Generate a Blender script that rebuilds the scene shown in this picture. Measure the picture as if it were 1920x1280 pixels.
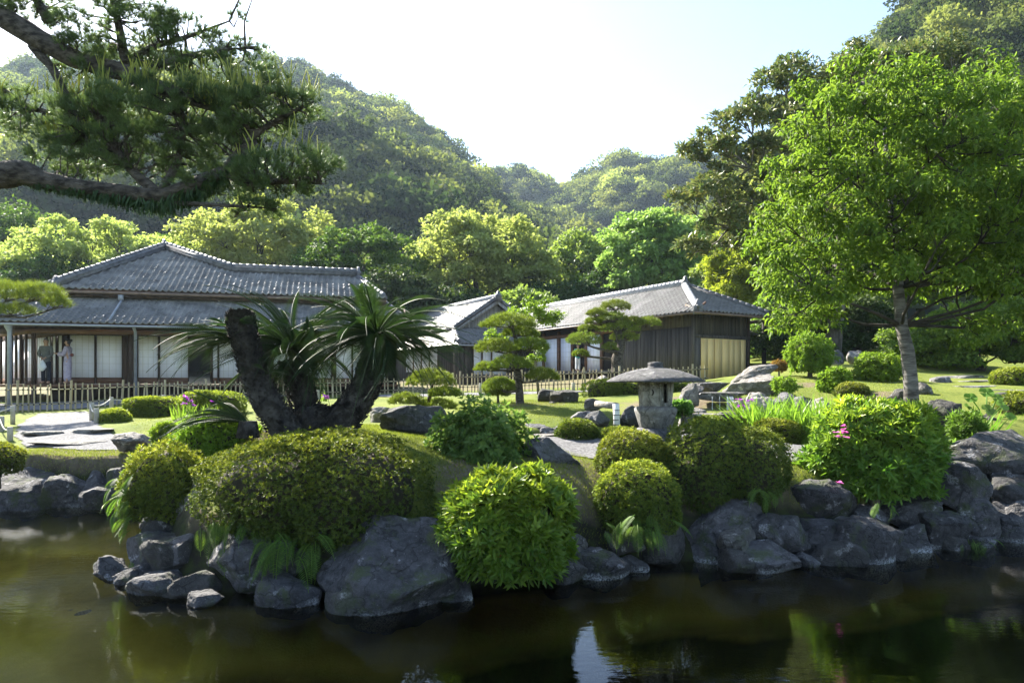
import bpy, bmesh, math, random
import numpy as np
from mathutils import Matrix, Vector
for o in list(bpy.data.objects): bpy.data.objects.remove(o)
S = bpy.context.scene
COL = S.collection
RND = random.Random(7)
rng = np.random.default_rng(11)
# ------------------------------------------------------------------ camera
F, CX, HY = 1300.0, 960.0, 720.0       # focal length in photo pixels, centre column, horizon row
cam_d = bpy.data.cameras.new('camera'); cam = bpy.data.objects.new('camera', cam_d); COL.objects.link(cam)
cam.location = (0, 0, 0); cam.rotation_euler = (math.pi/2, 0, 0)
cam_d.sensor_width = 36; cam_d.lens = 36*F/1920; cam_d.shift_y = 80/1920
cam_d.clip_start = 0.05; cam_d.clip_end = 5000
S.camera = cam
# ------------------------------------------------------------------ sky and sun
SUN_AZ, SUN_EL = math.radians(-44), math.radians(39)
w = bpy.data.worlds.new('World'); S.world = w; w.use_nodes = True
nt = w.node_tree; sky = nt.nodes.new('ShaderNodeTexSky'); sky.sky_type = 'NISHITA'; sky.sun_disc = False
sky.sun_elevation = SUN_EL; sky.sun_rotation = SUN_AZ; sky.dust_density = 0.8; sky.air_density = 1.0
bg = nt.nodes['Background']; bg.inputs[1].default_value = 0.08
nt.links.new(sky.outputs[0], bg.inputs[0])
sd = bpy.data.lights.new('sun', 'SUN'); sd.energy = 5.0; sd.angle = math.radians(0.53); sd.color = (1, .94, .82)
sun = bpy.data.objects.new('sun', sd); COL.objects.link(sun)
sv = Vector((math.sin(SUN_AZ)*math.cos(SUN_EL), math.cos(SUN_AZ)*math.cos(SUN_EL), math.sin(SUN_EL)))
sun.rotation_euler = sv.to_track_quat('Z', 'Y').to_euler()
S.view_settings.view_transform = 'Standard'; S.view_settings.look = 'None'
S.view_settings.exposure = 2.3; S.view_settings.gamma = 1; S.view_settings.use_curve_mapping = False
S.render.engine = 'CYCLES'
S.cycles.max_bounces = 5; S.cycles.diffuse_bounces = 2; S.cycles.glossy_bounces = 2; S.cycles.transmission_bounces = 2; S.cycles.transparent_max_bounces = 5
S.cycles.caustics_reflective = False; S.cycles.caustics_refractive = False
# ------------------------------------------------------------------ helpers
def at(px, py, D): return np.array([(px-CX)/F*D, D, (HY-py)/F*D])
def _hash(ix, iy, iz):
    h = (ix*374761393 + iy*668265263 + iz*2147483647 + 12345) & 0xffffffff
    h = ((h ^ (h >> 13))*1274126177) & 0xffffffff
    return ((h ^ (h >> 16)) & 0xffff)/32767.5 - 1
def vnoise(p):
    p = np.asarray(p, float); i = np.floor(p).astype(np.int64); f = p-i; f = f*f*(3-2*f)
    r = 0
    for a in (0, 1):
        for b in (0, 1):
            for c in (0, 1):
                wgt = (f[:, 0] if a else 1-f[:, 0])*(f[:, 1] if b else 1-f[:, 1])*(f[:, 2] if c else 1-f[:, 2])
                r = r + wgt*_hash(i[:, 0]+a, i[:, 1]+b, i[:, 2]+c)
    return r
def fbm(p, o=3):
    r = 0; a = 1.0
    for k in range(o): r = r + a*vnoise(np.asarray(p)*(2**k)+k*17.3); a *= .5
    return r
def unit(v): return v/np.maximum(np.linalg.norm(v, axis=-1, keepdims=True), 1e-9)
def rdir(n): return unit(rng.normal(size=(n, 3)))

def world_origin(o):
    p = np.zeros(3)
    while o is not None: p = p+np.array(o.location); o = o.parent
    return p
class MB:
    def __init__(s): s.v = []; s.f = []; s.n = 0; s.t = []
    def add(s, v, f, tint=0.5):
        v = np.asarray(v, float).reshape(-1, 3); s.v.append(v)
        if isinstance(f, np.ndarray): s.f.append(f+s.n)
        else:
            by = {}
            for q in f: by.setdefault(len(q), []).append(q)
            for q in by.values(): s.f.append(np.array(q)+s.n)
        s.n += len(v)
        s.t.append(np.broadcast_to(np.asarray(tint, float), (len(v),)))
        return s
    def box(s, c, d, ax=None, taper=1.0):
        c = np.array(c, float); d = np.array(d, float)/2
        p = np.array([[x, y, z] for z in (-1, 1) for y in (-1, 1) for x in (-1, 1)], float)
        p[4:, :2] *= taper
        p = p*d
        if ax is not None: p = p@np.array(ax, float)
        return s.add(p+c, [(0, 2, 3, 1), (4, 5, 7, 6), (0, 1, 5, 4), (2, 6, 7, 3), (0, 4, 6, 2), (1, 3, 7, 5)])
    def beam(s, a, b, wd, ht, up=(0, 0, 1)):
        a = np.array(a, float); b = np.array(b, float); d = b-a; L = np.linalg.norm(d); d /= L
        up = np.array(up, float); sd_ = unit(np.cross(d, up)); u2 = np.cross(sd_, d)
        return s.box((a+b)/2, (L, wd, ht), (d, sd_, u2))
    def tube(s, path, rad, n=8, cap=True, tint=.5, rough=0):
        P = np.array(path, float); R = np.broadcast_to(np.array(rad, float), (len(P),)).copy()
        T = unit(np.gradient(P, axis=0)); ref = np.array([0, 0, 1.0])
        if abs(T[:, 2]).mean() > .8: ref = np.array([1.0, 0, 0])
        A = unit(np.cross(T, ref)); B = np.cross(T, A)
        th = np.linspace(0, 2*np.pi, n, endpoint=False)
        ring = (A[:, None]*np.cos(th)[None, :, None]+B[:, None]*np.sin(th)[None, :, None])
        V = P[:, None]+ring*R[:, None, None]
        if rough:
            V = V+ring*(fbm(V.reshape(-1, 3)*6/ max(R.max(), .02)*.12, 2).reshape(len(P), n, 1)*rough*R[:, None, None])
        m = len(P); idx = np.arange(m*n).reshape(m, n); nx = np.roll(idx, -1, 1)
        f = np.stack([idx[:-1], nx[:-1], nx[1:], idx[1:]], -1).reshape(-1, 4)
        s.add(V.reshape(-1, 3), f, tint)
        if cap:
            s.f.append(np.array([list(range(n))[::-1]])+s.n-m*n); s.f.append(np.array([[(m-1)*n+k for k in range(n)]])+s.n-m*n)
        return s
    def lathe(s, prof, c, n=24, sq=None, rot=0):
        th = np.linspace(0, 2*np.pi, n, endpoint=False)+rot; c = np.array(c, float)
        V = np.array([[r*np.cos(t), r*np.sin(t), z] for r, z in prof for t in th])+c
        m = len(prof); idx = np.arange(m*n).reshape(m, n); nx = np.roll(idx, -1, 1)
        f = np.stack([idx[:-1], nx[:-1], nx[1:], idx[1:]], -1).reshape(-1, 4)
        s.add(V, f); s.f.append(np.array([list(range(n))[::-1]])+s.n-m*n); s.f.append(np.array([[(m-1)*n+k for k in range(n)]])+s.n-m*n)
        return s
    def leaves(s, P, Dr, Nr, L, W, fold=.15, six=False, droop=0, tint=.5):
        n = len(P)
        if n == 0: return s
        P = np.asarray(P); Dr = unit(np.asarray(Dr)); Sd = unit(np.cross(Dr, Nr)); Nn = np.cross(Sd, Dr)
        L = np.broadcast_to(np.asarray(L, float), (n,))[:, None]; W = np.broadcast_to(np.asarray(W, float), (n,))[:, None]
        if six:
            tip = P+Dr*L-Nn*L*droop
            V = np.stack([P, P+Dr*L*.35+Sd*W*.5+Nn*W*fold, P+Dr*L*.7+Sd*W*.38+Nn*W*fold-Nn*L*droop*.5, tip,
                          P+Dr*L*.7-Sd*W*.38+Nn*W*fold-Nn*L*droop*.5, P+Dr*L*.35-Sd*W*.5+Nn*W*fold], 1)
            pat = np.array([[0, 1, 2], [0, 2, 3], [0, 3, 4], [0, 4, 5]]); k = 6
        else:
            V = np.stack([P, P+Dr*L*.45+Sd*W*.5+Nn*W*fold, P+Dr*L-Nn*L*droop, P+Dr*L*.45-Sd*W*.5+Nn*W*fold], 1)
            pat = np.array([[0, 1, 2], [0, 2, 3]]); k = 4
        f = (np.arange(n)[:, None, None]*k+pat[None]).reshape(-1, 3)
        t = np.broadcast_to(np.asarray(tint, float), (n,)) if np.ndim(tint) else np.full(n, tint)
        return s.add(V.reshape(-1, 3), f, np.repeat(t, k))
    def needles(s, P, Dr, L, W, tint=.5):
        n = len(P); Dr = unit(Dr); Sd = unit(np.cross(Dr, rdir(n)))
        L = np.broadcast_to(np.asarray(L, float), (n,))[:, None]
        V = np.stack([P-Sd*W*.5, P+Sd*W*.5, P+Dr*L], 1)
        return s.add(V.reshape(-1, 3), np.arange(n*3).reshape(-1, 3), np.repeat(np.broadcast_to(tint, (n,)), 3))
    def mesh(s, name, off=None, smooth=False):
        V = np.concatenate(s.v)
        if off is not None: V = V-off
        me = bpy.data.meshes.new(name)
        tot = np.concatenate([np.full(len(f), f.shape[1]) for f in s.f]); li = np.concatenate([f.reshape(-1) for f in s.f])
        me.vertices.add(len(V)); me.vertices.foreach_set('co', V.reshape(-1).astype(np.float32))
        me.loops.add(len(li)); me.loops.foreach_set('vertex_index', li.astype(np.int32))
        me.polygons.add(len(tot)); st = np.concatenate([[0], np.cumsum(tot)[:-1]])
        me.polygons.foreach_set('loop_start', st.astype(np.int32)); me.polygons.foreach_set('loop_total', tot.astype(np.int32))
        if smooth: me.polygons.foreach_set('use_smooth', np.ones(len(tot), bool))
        a = me.attributes.new('tint', 'FLOAT', 'POINT'); a.data.foreach_set('value', np.concatenate(s.t).astype(np.float32))
        me.update(calc_edges=True); me.validate()
        return me
    def build(s, name, m, parent=None, smooth=False, loc=None):
        off = world_origin(parent) if parent is not None else np.zeros(3)
        if parent is None and loc is not None: off = np.array(loc, float)
        me = s.mesh(name, off, smooth); me.materials.append(m)
        o = bpy.data.objects.new(name, me); COL.objects.link(o); o.parent = parent
        if parent is None and loc is not None: o.location = loc
        return o
def tag(o, label=None, cat=None, group=None, kind=None):
    if label: o['label'] = label
    if cat: o['category'] = cat
    if group: o['group'] = group
    if kind: o['kind'] = kind
    return o
def thing(name, label, cat, loc=(0, 0, 0), group=None):
    o = bpy.data.objects.new(name, None); COL.objects.link(o); o.location = [float(c) for c in loc]; o.empty_display_size = .1
    return tag(o, label, cat, group)
def obj(name, me, parent, loc=(0, 0, 0), mat4=None):
    o = bpy.data.objects.new(name, me); COL.objects.link(o); o.parent = parent
    if mat4 is not None: o.matrix_local = mat4
    else: o.location = [float(c) for c in loc]
    return o
# ------------------------------------------------------------------ materials
def newmat(name):
    m = bpy.data.materials.new(name); m.use_nodes = True; t = m.node_tree
    return m, t, t.nodes['Principled BSDF'], t.nodes['Material Output']
def N(t, kind, **kw):
    n = t.nodes.new('ShaderNode'+kind)
    for k, v in kw.items():
        if k.startswith('i_'):
            n.inputs[k[2:].replace('_', ' ')].default_value = v
        else: setattr(n, k, v)
    return n
def mixc(t, fac, a, b, mode='MIX'):
    n = t.nodes.new('ShaderNodeMix'); n.data_type = 'RGBA'; n.blend_type = mode
    for sock, v in ((n.inputs[0], fac), (n.inputs[6], a), (n.inputs[7], b)):
        if hasattr(v, 'links') or isinstance(v, bpy.types.NodeSocket): t.links.new(v, sock)
        elif isinstance(v, (tuple, list)): sock.default_value = (*v, 1) if len(v) == 3 else v
        else: sock.default_value = v
    return n.outputs[2]
def ramp(t, fac, lo, hi):
    n = t.nodes.new('ShaderNodeMapRange'); n.inputs[1].default_value = lo; n.inputs[2].default_value = hi
    t.links.new(fac, n.inputs[0]); return n.outputs[0]
def coords(t, scale=None, kind='Object'):
    tc = N(t, 'TexCoord'); o = tc.outputs[kind]
    if scale is not None:
        mp = N(t, 'Mapping'); mp.inputs['Scale'].default_value = scale; t.links.new(o, mp.inputs[0]); o = mp.outputs[0]
    return o
def noise(t, vec, scale, detail=4, rough=.55):
    n = N(t, 'TexNoise'); n.inputs['Scale'].default_value = scale; n.inputs['Detail'].default_value = detail; n.inputs['Roughness'].default_value = rough
    if vec is not None: t.links.new(vec, n.inputs['Vector'])
    return n.outputs[0]
def bump(t, b, h, strength, dist=.02):
    n = N(t, 'Bump'); n.inputs['Strength'].default_value = strength; n.inputs['Distance'].default_value = dist
    t.links.new(h, n.inputs['Height']); t.links.new(n.outputs[0], b.inputs['Normal'])
def surf(name, c1, c2, scale=4, rough=.7, bmp=.3, bscale=30, bdist=.01, stretch=None, lo=.35, hi=.65, spec=.4, metal=0, perobj=0):
    m, t, b, o = newmat(name)
    v = coords(t, stretch)
    f = ramp(t, noise(t, v, scale), lo, hi)
    c = mixc(t, f, c1, c2)
    if perobj:
        oi = N(t, 'ObjectInfo'); hs = N(t, 'HueSaturation'); t.links.new(c, hs.inputs['Color'])
        t.links.new(ramp2(t, oi.outputs['Random'], 1-perobj, 1+perobj), hs.inputs['Value']); c = hs.outputs[0]
    t.links.new(c, b.inputs['Base Color']); b.inputs['Roughness'].default_value = rough
    b.inputs['Specular IOR Level'].default_value = spec; b.inputs['Metallic'].default_value = metal
    if bmp: bump(t, b, noise(t, v, bscale, 6), bmp, bdist)
    return m
def ramp2(t, fac, a, b):
    n = t.nodes.new('ShaderNodeMapRange'); n.inputs[3].default_value = a; n.inputs[4].default_value = b
    t.links.new(fac, n.inputs[0]); return n.outputs[0]
def leafmat(name, c1, c2, trans=.4, rough=.5, spec=.22, tintc=None, tr=None, inst=False):
    m, t, b, o = newmat(name)
    g = N(t, 'NewGeometry'); c = mixc(t, g.outputs['Random Per Island'], c1, c2)
    if tintc is not None:
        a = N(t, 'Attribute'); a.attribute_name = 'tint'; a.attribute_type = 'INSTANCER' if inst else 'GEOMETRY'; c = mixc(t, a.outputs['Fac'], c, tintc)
    oi = N(t, 'ObjectInfo'); hs = N(t, 'HueSaturation'); t.links.new(c, hs.inputs['Color'])
    t.links.new(ramp2(t, oi.outputs['Random'], .88, 1.12), hs.inputs['Value'])
    t.links.new(ramp2(t, oi.outputs['Random'], .49, .51), hs.inputs['Hue']); c = hs.outputs[0]
    t.links.new(c, b.inputs['Base Color']); b.inputs['Roughness'].default_value = rough; b.inputs['Specular IOR Level'].default_value = spec
    tl = N(t, 'BsdfTranslucent'); tcol = mixc(t, 1.0, c, tr or (1.45, 1.5, .95), 'MULTIPLY'); t.links.new(tcol, tl.inputs[0])
    mx = N(t, 'MixShader'); mx.inputs[0].default_value = trans
    t.links.new(b.outputs[0], mx.inputs[1]); t.links.new(tl.outputs[0], mx.inputs[2]); t.links.new(mx.outputs[0], o.inputs[0])
    return m
M = {}
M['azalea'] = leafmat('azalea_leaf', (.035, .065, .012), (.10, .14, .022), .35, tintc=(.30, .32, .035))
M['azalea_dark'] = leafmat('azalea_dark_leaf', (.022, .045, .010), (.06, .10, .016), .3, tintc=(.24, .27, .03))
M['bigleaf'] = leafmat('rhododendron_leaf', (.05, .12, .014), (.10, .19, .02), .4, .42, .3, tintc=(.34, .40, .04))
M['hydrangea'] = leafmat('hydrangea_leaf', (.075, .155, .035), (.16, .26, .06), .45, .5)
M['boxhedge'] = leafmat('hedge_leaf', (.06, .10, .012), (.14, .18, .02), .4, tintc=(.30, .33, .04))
M['brightshrub'] = leafmat('bright_shrub_leaf', (.10, .18, .02), (.19, .28, .03), .45)
M['cherry'] = leafmat('cherry_leaf', (.065, .125, .018), (.16, .235, .032), .52, .5, .2)
M['magnolia'] = leafmat('magnolia_leaf', (.06, .10, .03), (.15, .145, .055), .32, .35, .45)
M['camphor'] = leafmat('camphor_leaf', (.23, .28, .08), (.34, .39, .135), .5, .65, .15)
M['camphor2'] = leafmat('camphor_leaf_green', (.13, .18, .04), (.22, .27, .06), .45, .5, .3)
M['ginkgo'] = leafmat('ginkgo_leaf', (.15, .24, .06), (.22, .32, .09), .48, .5, .3)
M['darktree'] = leafmat('evergreen_leaf', (.03, .06, .015), (.07, .11, .025), .3, .6, .18)
M['midtree'] = leafmat('green_leaf', (.05, .10, .018), (.11, .17, .03), .38, .6, .18)
M['bamboo_leaf'] = leafmat('bamboo_leaf', (.16, .22, .02), (.28, .32, .035), .5, .5, .3)
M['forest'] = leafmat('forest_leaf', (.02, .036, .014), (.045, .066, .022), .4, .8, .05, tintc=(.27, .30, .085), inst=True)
M['needle'] = leafmat('pine_needle', (.045, .08, .03), (.12, .16, .055), .42, .4, .4)
M['needle_n'] = leafmat('clipped_pine_needle', (.09, .13, .018), (.18, .22, .03), .35, .5, .3)
M['candle'] = leafmat('pine_candle', (.26, .28, .05), (.36, .36, .09), .35, .5, .3)
M['cycad'] = leafmat('cycad_leaf', (.018, .042, .014), (.042, .075, .022), .22, .55, .3)
M['fern'] = leafmat('fern_leaf', (.06, .12, .015), (.12, .20, .03), .45, .5, .3)
M['iris'] = leafmat('iris_leaf', (.11, .20, .025), (.19, .30, .04), .45, .45, .3)
M['grass'] = leafmat('grass_blade', (.10, .13, .02), (.22, .24, .04), .4, .6, .2)
M['butterbur'] = leafmat('butterbur_leaf', (.10, .19, .03), (.14, .24, .04), .4, .5, .3)
M['purple'] = leafmat('purple_petal', (.28, .04, .42), (.45, .07, .55), .3, .5, .2, tr=(1.2, 1, 1.2))
M['pink'] = leafmat('pink_petal', (.62, .10, .38), (.75, .25, .55), .3, .5, .2, tr=(1.2, 1, 1.2))
M['red'] = leafmat('red_petal', (.5, .01, .01), (.6, .03, .02), .2, .5, .2, tr=(1, 1, 1))
M['orange'] = leafmat('orange_leaf', (.22, .13, .03), (.3, .2, .05), .3, .5, .2)
M['twig'] = surf('twig', (.025, .022, .012), (.05, .04, .02), 12, .9, 0)  # dark colour of the added hull that fills the shrubs
M['bark'] = surf('bark', (.06, .05, .04), (.16, .14, .12), 6, .9, .8, 30, .02, (1, 1, .35))
M['pinebark'] = surf('pine_bark', (.022, .017, .014), (.13, .11, .092), 9, .95, 1, 30, .05, (1, 2.2, 2.2))
M['cherrybark'] = surf('cherry_bark', (.045, .037, .032), (.18, .165, .15), 5, .7, .5, 30, .01, (1, 1, 5))
M['cycadbark'] = surf('cycad_bark', (.010, .008, .007), (.075, .068, .06), 7, .95, 1, 40, .03)
M['darkbark'] = surf('dark_bark', (.02, .017, .013), (.06, .05, .04), 6, .95, .6, 20, .02)
def rockmat(name, c1, c2, moss=.0, line=None):
    m, t, b, o = newmat(name)
    v = coords(t); tc = N(t, 'NewGeometry'); pos = tc.outputs['Position']
    n1 = noise(t, pos, 2.2, 6, .65); n2 = noise(t, pos, 11, 5, .7); n3 = noise(t, pos, 45, 4, .7)
    c = mixc(t, ramp(t, n1, .3, .7), c1, c2)
    c = mixc(t, ramp(t, n2, .35, .75), tuple(x*.55 for x in c1), c)
    c = mixc(t, ramp(t, n3, .62, .75), c, tuple(min(1, x*1.9) for x in c2))
    vo = N(t, 'TexVoronoi'); vo.feature = 'DISTANCE_TO_EDGE'; vo.inputs['Scale'].default_value = 2.6
    wp = N(t, 'VectorMath', operation='MULTIPLY_ADD'); nc = N(t, 'TexNoise'); nc.inputs['Scale'].default_value = 3.5; nc.inputs['Detail'].default_value = 5; t.links.new(pos, nc.inputs['Vector'])
    t.links.new(nc.outputs[1], wp.inputs[0]); wp.inputs[1].default_value = (.55, .55, .55); t.links.new(pos, wp.inputs[2]); t.links.new(wp.outputs[0], vo.inputs['Vector'])
    crack = ramp(t, vo.outputs['Distance'], .0, .03); c = mixc(t, crack, tuple(x*.35 for x in c1), c)
    lich = N(t, 'Math', operation='MULTIPLY'); t.links.new(ramp(t, noise(t, pos, 5.5, 3, .5), .62, .68), lich.inputs[0]); t.links.new(ramp(t, n3, .42, .55), lich.inputs[1])
    c = mixc(t, lich.outputs[0], c, tuple(min(1, x*1.7+.03) for x in c2))
    oi = N(t, 'ObjectInfo'); hs = N(t, 'HueSaturation'); t.links.new(c, hs.inputs['Color'])
    t.links.new(ramp2(t, oi.outputs['Random'], .6, 1.35), hs.inputs['Value']); c = hs.outputs[0]
    if moss:
        mm = N(t, 'Math', operation='MULTIPLY'); mm.inputs[1].default_value = moss
        t.links.new(ramp(t, noise(t, pos, 3.1, 6, .7), .52, .62), mm.inputs[0])
        c = mixc(t, mm.outputs[0], c, (.045, .06, .015))
    if line is not None:
        sx = N(t, 'SeparateXYZ'); t.links.new(pos, sx.inputs[0])
        ad = N(t, 'Math', operation='MULTIPLY_ADD'); ad.inputs[1].default_value = .16; t.links.new(n2, ad.inputs[0]); t.links.new(sx.outputs[2], ad.inputs[2])
        band = ramp(t, ad.outputs[0], line+.165, line+.12)
        band2 = N(t, 'Math', operation='MULTIPLY'); t.links.new(band, band2.inputs[0]); t.links.new(ramp(t, n3, .4, .6), band2.inputs[1])
        band3 = N(t, 'Math', operation='MULTIPLY'); t.links.new(band2.outputs[0], band3.inputs[0]); t.links.new(ramp(t, noise(t, pos, 1.1, 3, .6), .5, .62), band3.inputs[1])
        c = mixc(t, band3.outputs[0], c, (.5, .5, .5))
    t.links.new(c, b.inputs['Base Color']); b.inputs['Roughness'].default_value = .85
    ad2 = N(t, 'Math', operation='MULTIPLY_ADD'); ad2.inputs[1].default_value = 3; t.links.new(n2, ad2.inputs[0]); t.links.new(n3, ad2.inputs[2])
    ad3 = N(t, 'Math', operation='MULTIPLY_ADD'); ad3.inputs[1].default_value = .8; t.links.new(crack, ad3.inputs[0]); t.links.new(ad2.outputs[0], ad3.inputs[2])
    bump(t, b, ad3.outputs[0], .85, .025)
    return m
M['rock'] = rockmat('rock', (.12, .115, .118), (.27, .262, .265), .35)
M['rock_shore'] = rockmat('shore_rock', (.055, .052, .055), (.17, .163, .168), .8, -2.3)
M['rock_light'] = rockmat('light_rock', (.26, .235, .21), (.47, .43, .39), .15)
M['rock_dark'] = rockmat('dark_rock', (.06, .055, .05), (.16, .15, .14), .5)
M['lantern'] = rockmat('lantern_stone', (.40, .39, .37), (.55, .54, .52), .05)
M['lantern_roof'] = rockmat('lantern_roof_stone', (.11, .105, .11), (.24, .23, .23), .12)
M['tile'] = surf('roof_tile', (.10, .094, .09), (.23, .22, .21), 1.5, .46, .15, 60, .004, perobj=.15, spec=.45)
M['ridge'] = surf('ridge_tile', (.07, .07, .08), (.16, .155, .16), 5, .5, .3, 30, .01, spec=.5)
M['ridge_light'] = surf('weathered_ridge_tile', (.26, .26, .28), (.42, .42, .44), 5, .5, .3, 30, .01, spec=.5)
M['oldwood'] = surf('old_wood', (.035, .022, .016), (.085, .055, .038), 5, .75, .3, 30, .005, (1, 1, .12))
M['redwood'] = surf('reddish_wood', (.09, .045, .025), (.17, .085, .045), 5, .65, .3, 30, .005, (.2, .2, 1))
M['darkwood'] = surf('dark_board', (.025, .020, .017), (.085, .072, .06), 3.5, .8, .4, 30, .005, (3, 3, .15), perobj=.35)
M['greywood'] = surf('grey_board', (.16, .15, .14), (.30, .29, .28), 4, .8, .4, 30, .005, (3, 3, .15), perobj=.2)
M['yellowwood'] = surf('new_cedar_board', (.72, .47, .17), (.82, .60, .26), 4, .55, .15, 40, .003, (6, 6, .12), perobj=.12)
M['paper'] = surf('shoji_paper', (.85, .85, .92), (.89, .89, .95), 1, .9, 0)
M['lattice'] = surf('shoji_lattice', (.62, .60, .58), (.68, .66, .64), 2, .8, 0)
M['plaster'] = surf('plaster', (.7, .69, .66), (.78, .77, .74), 1.5, .9, .1)
M['bamboo'] = surf('bamboo_pole', (.29, .235, .13), (.46, .385, .24), 6, .5, .1, 40, .003, (1, 1, .3), perobj=.3)
M['tie'] = surf('tie', (.02, .018, .015), (.03, .03, .025), 5, .9, 0)
M['metal'] = surf('zinc', (.22, .23, .26), (.30, .31, .34), 5, .5, .1, spec=.5)
M['copper'] = surf('copper_gutter', (.10, .065, .045), (.17, .11, .075), 5, .55, .1, spec=.5)
M['post'] = surf('grey_post', (.30, .27, .23), (.44, .40, .34), 8, .8, .3, 40, .005)
M['rope'] = surf('rope', (.42, .40, .36), (.55, .52, .48), 30, .9, .4, 80, .004)
M['gravel'] = surf('gravel', (.10, .098, .10), (.27, .265, .27), 22, .95, 1, 60, .05, lo=.3, hi=.7)
M['stepstone'] = rockmat('step_stone', (.20, .19, .17), (.36, .34, .30), .1)
M['dark'] = surf('interior_dark', (.015, .012, .01), (.025, .02, .018), 2, .9, 0)  # near-black, stands in for unlit interiors and openings; also colours the porch posts
def groundmat():
    m, t, b, o = newmat('lawn'); g = N(t, 'NewGeometry'); pos = g.outputs['Position']
    c = mixc(t, ramp(t, noise(t, pos, .9, 6, .65), .35, .65), (.115, .155, .025), (.215, .23, .045))
    c = mixc(t, ramp(t, noise(t, pos, 14, 4, .7), .3, .7), tuple([.085, .11, .018]), c)
    a = N(t, 'Attribute'); a.attribute_name = 'tint'
    nn = N(t, 'Math', operation='MULTIPLY_ADD'); nn.inputs[1].default_value = .9; t.links.new(noise(t, pos, 3.5, 5, .7), nn.inputs[0]); t.links.new(a.outputs['Fac'], nn.inputs[2])
    dirt = mixc(t, ramp(t, noise(t, pos, 9, 5, .7), .3, .7), (.10, .075, .045), (.20, .165, .11))
    c = mixc(t, ramp(t, nn.outputs[0], .78, 1.0), c, dirt)
    sx = N(t, 'SeparateXYZ'); t.links.new(pos, sx.inputs[0])
    bed = mixc(t, ramp(t, noise(t, pos, 1.6, 5, .65), .3, .7), (.36, .31, .09), (.58, .49, .16))
    wz = N(t, 'Math', operation='MULTIPLY_ADD'); wz.inputs[1].default_value = .5; t.links.new(noise(t, pos, 2.3, 4, .6), wz.inputs[0]); t.links.new(sx.outputs[2], wz.inputs[2])
    bank = mixc(t, ramp(t, noise(t, pos, 7, 4, .7), .4, .6), (.028, .024, .018), (.04, .05, .015))
    c = mixc(t, ramp(t, wz.outputs[0], -1.25, -1.5), c, bank)
    c = mixc(t, ramp(t, sx.outputs[2], -2.42, -2.5), c, bed)
    c = mixc(t, ramp(t, sx.outputs[2], -2.9, -3.1), c, (.014, .013, .006))
    t.links.new(c, b.inputs['Base Color']); b.inputs['Roughness'].default_value = .95; b.inputs['Specular IOR Level'].default_value = .15
    bump(t, b, noise(t, pos, 40, 5, .75), .8, .03)
    return m
M['ground'] = groundmat()
def watermat(name, rip, scale, strength, tint, absorb=None, dens=1):
    m, t, b, o = newmat(name); t.nodes.remove(b)
    g = N(t, 'NewGeometry'); mp = N(t, 'Mapping'); mp.inputs['Scale'].default_value = scale; t.links.new(g.outputs['Position'], mp.inputs[0])
    n = noise(t, mp.outputs[0], rip, 3, .5)
    bp = N(t, 'Bump'); bp.inputs['Strength'].default_value = strength; bp.inputs['Distance'].default_value = .03; t.links.new(n, bp.inputs['Height'])
    fr = N(t, 'Fresnel'); fr.inputs[0].default_value = 1.33; t.links.new(bp.outputs[0], fr.inputs['Normal'])
    gl = N(t, 'BsdfGlossy'); gl.inputs['Roughness'].default_value = .015; gl.inputs[0].default_value = (.95, .97, 1, 1); t.links.new(bp.outputs[0], gl.inputs['Normal'])
    tr = N(t, 'BsdfTransparent'); tr.inputs[0].default_value = (*tint, 1)
    mx = N(t, 'MixShader'); t.links.new(fr.outputs[0], mx.inputs[0]); t.links.new(tr.outputs[0], mx.inputs[1]); t.links.new(gl.outputs[0], mx.inputs[2])
    t.links.new(mx.outputs[0], o.inputs[0])
    return m
M['water'] = watermat('pond_water', 5.5, (1, 2.6, 1), .05, (.74, .70, .42))
M['stream'] = watermat('stream_water', 7, (1, 2, 1), .10, (.6, .6, .45))
# ================================================================== GROUND
WATER = -2.3; STREAM = -1.14
cps = [(0,775,21.5),(140,769,21.7),(240,758,22.6),(310,748,24),(450,744,25),(620,744,26),(760,738,26),(870,735,26),(1080,730,24.5),(1325,717,24),(1200,727,24),
 (300,742,28),(0,750,28),(700,735,31),(1000,715,35),(1350,713,28.5),(-300,775,22),(-300,860,13),(-300,800,17),
 (20,855,13),(130,857,13.2),(240,852,13.5),(130,832,14.5),(100,795,18),(0,802,17),(150,776,20.8),(230,790,17),(280,781,19),(330,785,17),(400,775,19),(290,835,13),(400,830,12),
 (700,765,18),(760,790,13.5),(870,752,20),(900,762,16),(975,757,16.5),(1050,751,17.5),(950,785,14),(1000,803,13.4),(1100,745,20),(1200,748,18),(1120,785,14.6),(880,790,13),
 (450,815,10.2),(620,803,9.9),(540,806,10),(770,815,10.8),(900,850,9.7),(1050,880,9.1),(1100,852,10.8),(1230,835,10.6),(1000,920,8.4),(1560,880,9.9),(1520,848,10.9),(1420,850,10.6),(1320,850,10.4),(700,840,9.3),(820,900,8.6),
 (480,985,8.1),(620,985,7.9),(700,1000,7.8),(900,1020,7.9),(1100,990,8.5),(1200,1000,8.9),(1400,950,9.4),(1560,905,9.8),(1700,930,10.1),(1850,880,10.9),(1950,880,11),(2200,880,11),(300,950,8.9),(400,900,8.9),(1650,880,10.4),
 (1710,775,11.9),(1640,800,12.6),(1560,790,13.6),(1480,775,14.6),(1800,800,12),(1900,800,12.2),(2100,800,12.5),(1820,770,14),(1450,760,15.5),(1550,745,16.5),(1650,735,16.5),(1750,735,16),(1500,712,19.5),(1600,708,20),(1700,712,19.5),(1850,722,18),(1850,708,20),(2000,715,18),
 (1450,697,23),(1500,684,24),(1600,678,26),(1750,690,25),(1900,690,25),(1400,740,17),(1330,742,16.5),(1450,690,28),(1600,640,34),(1850,650,34),(2300,690,26)]
C3 = [at(*c) for c in cps]
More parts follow.
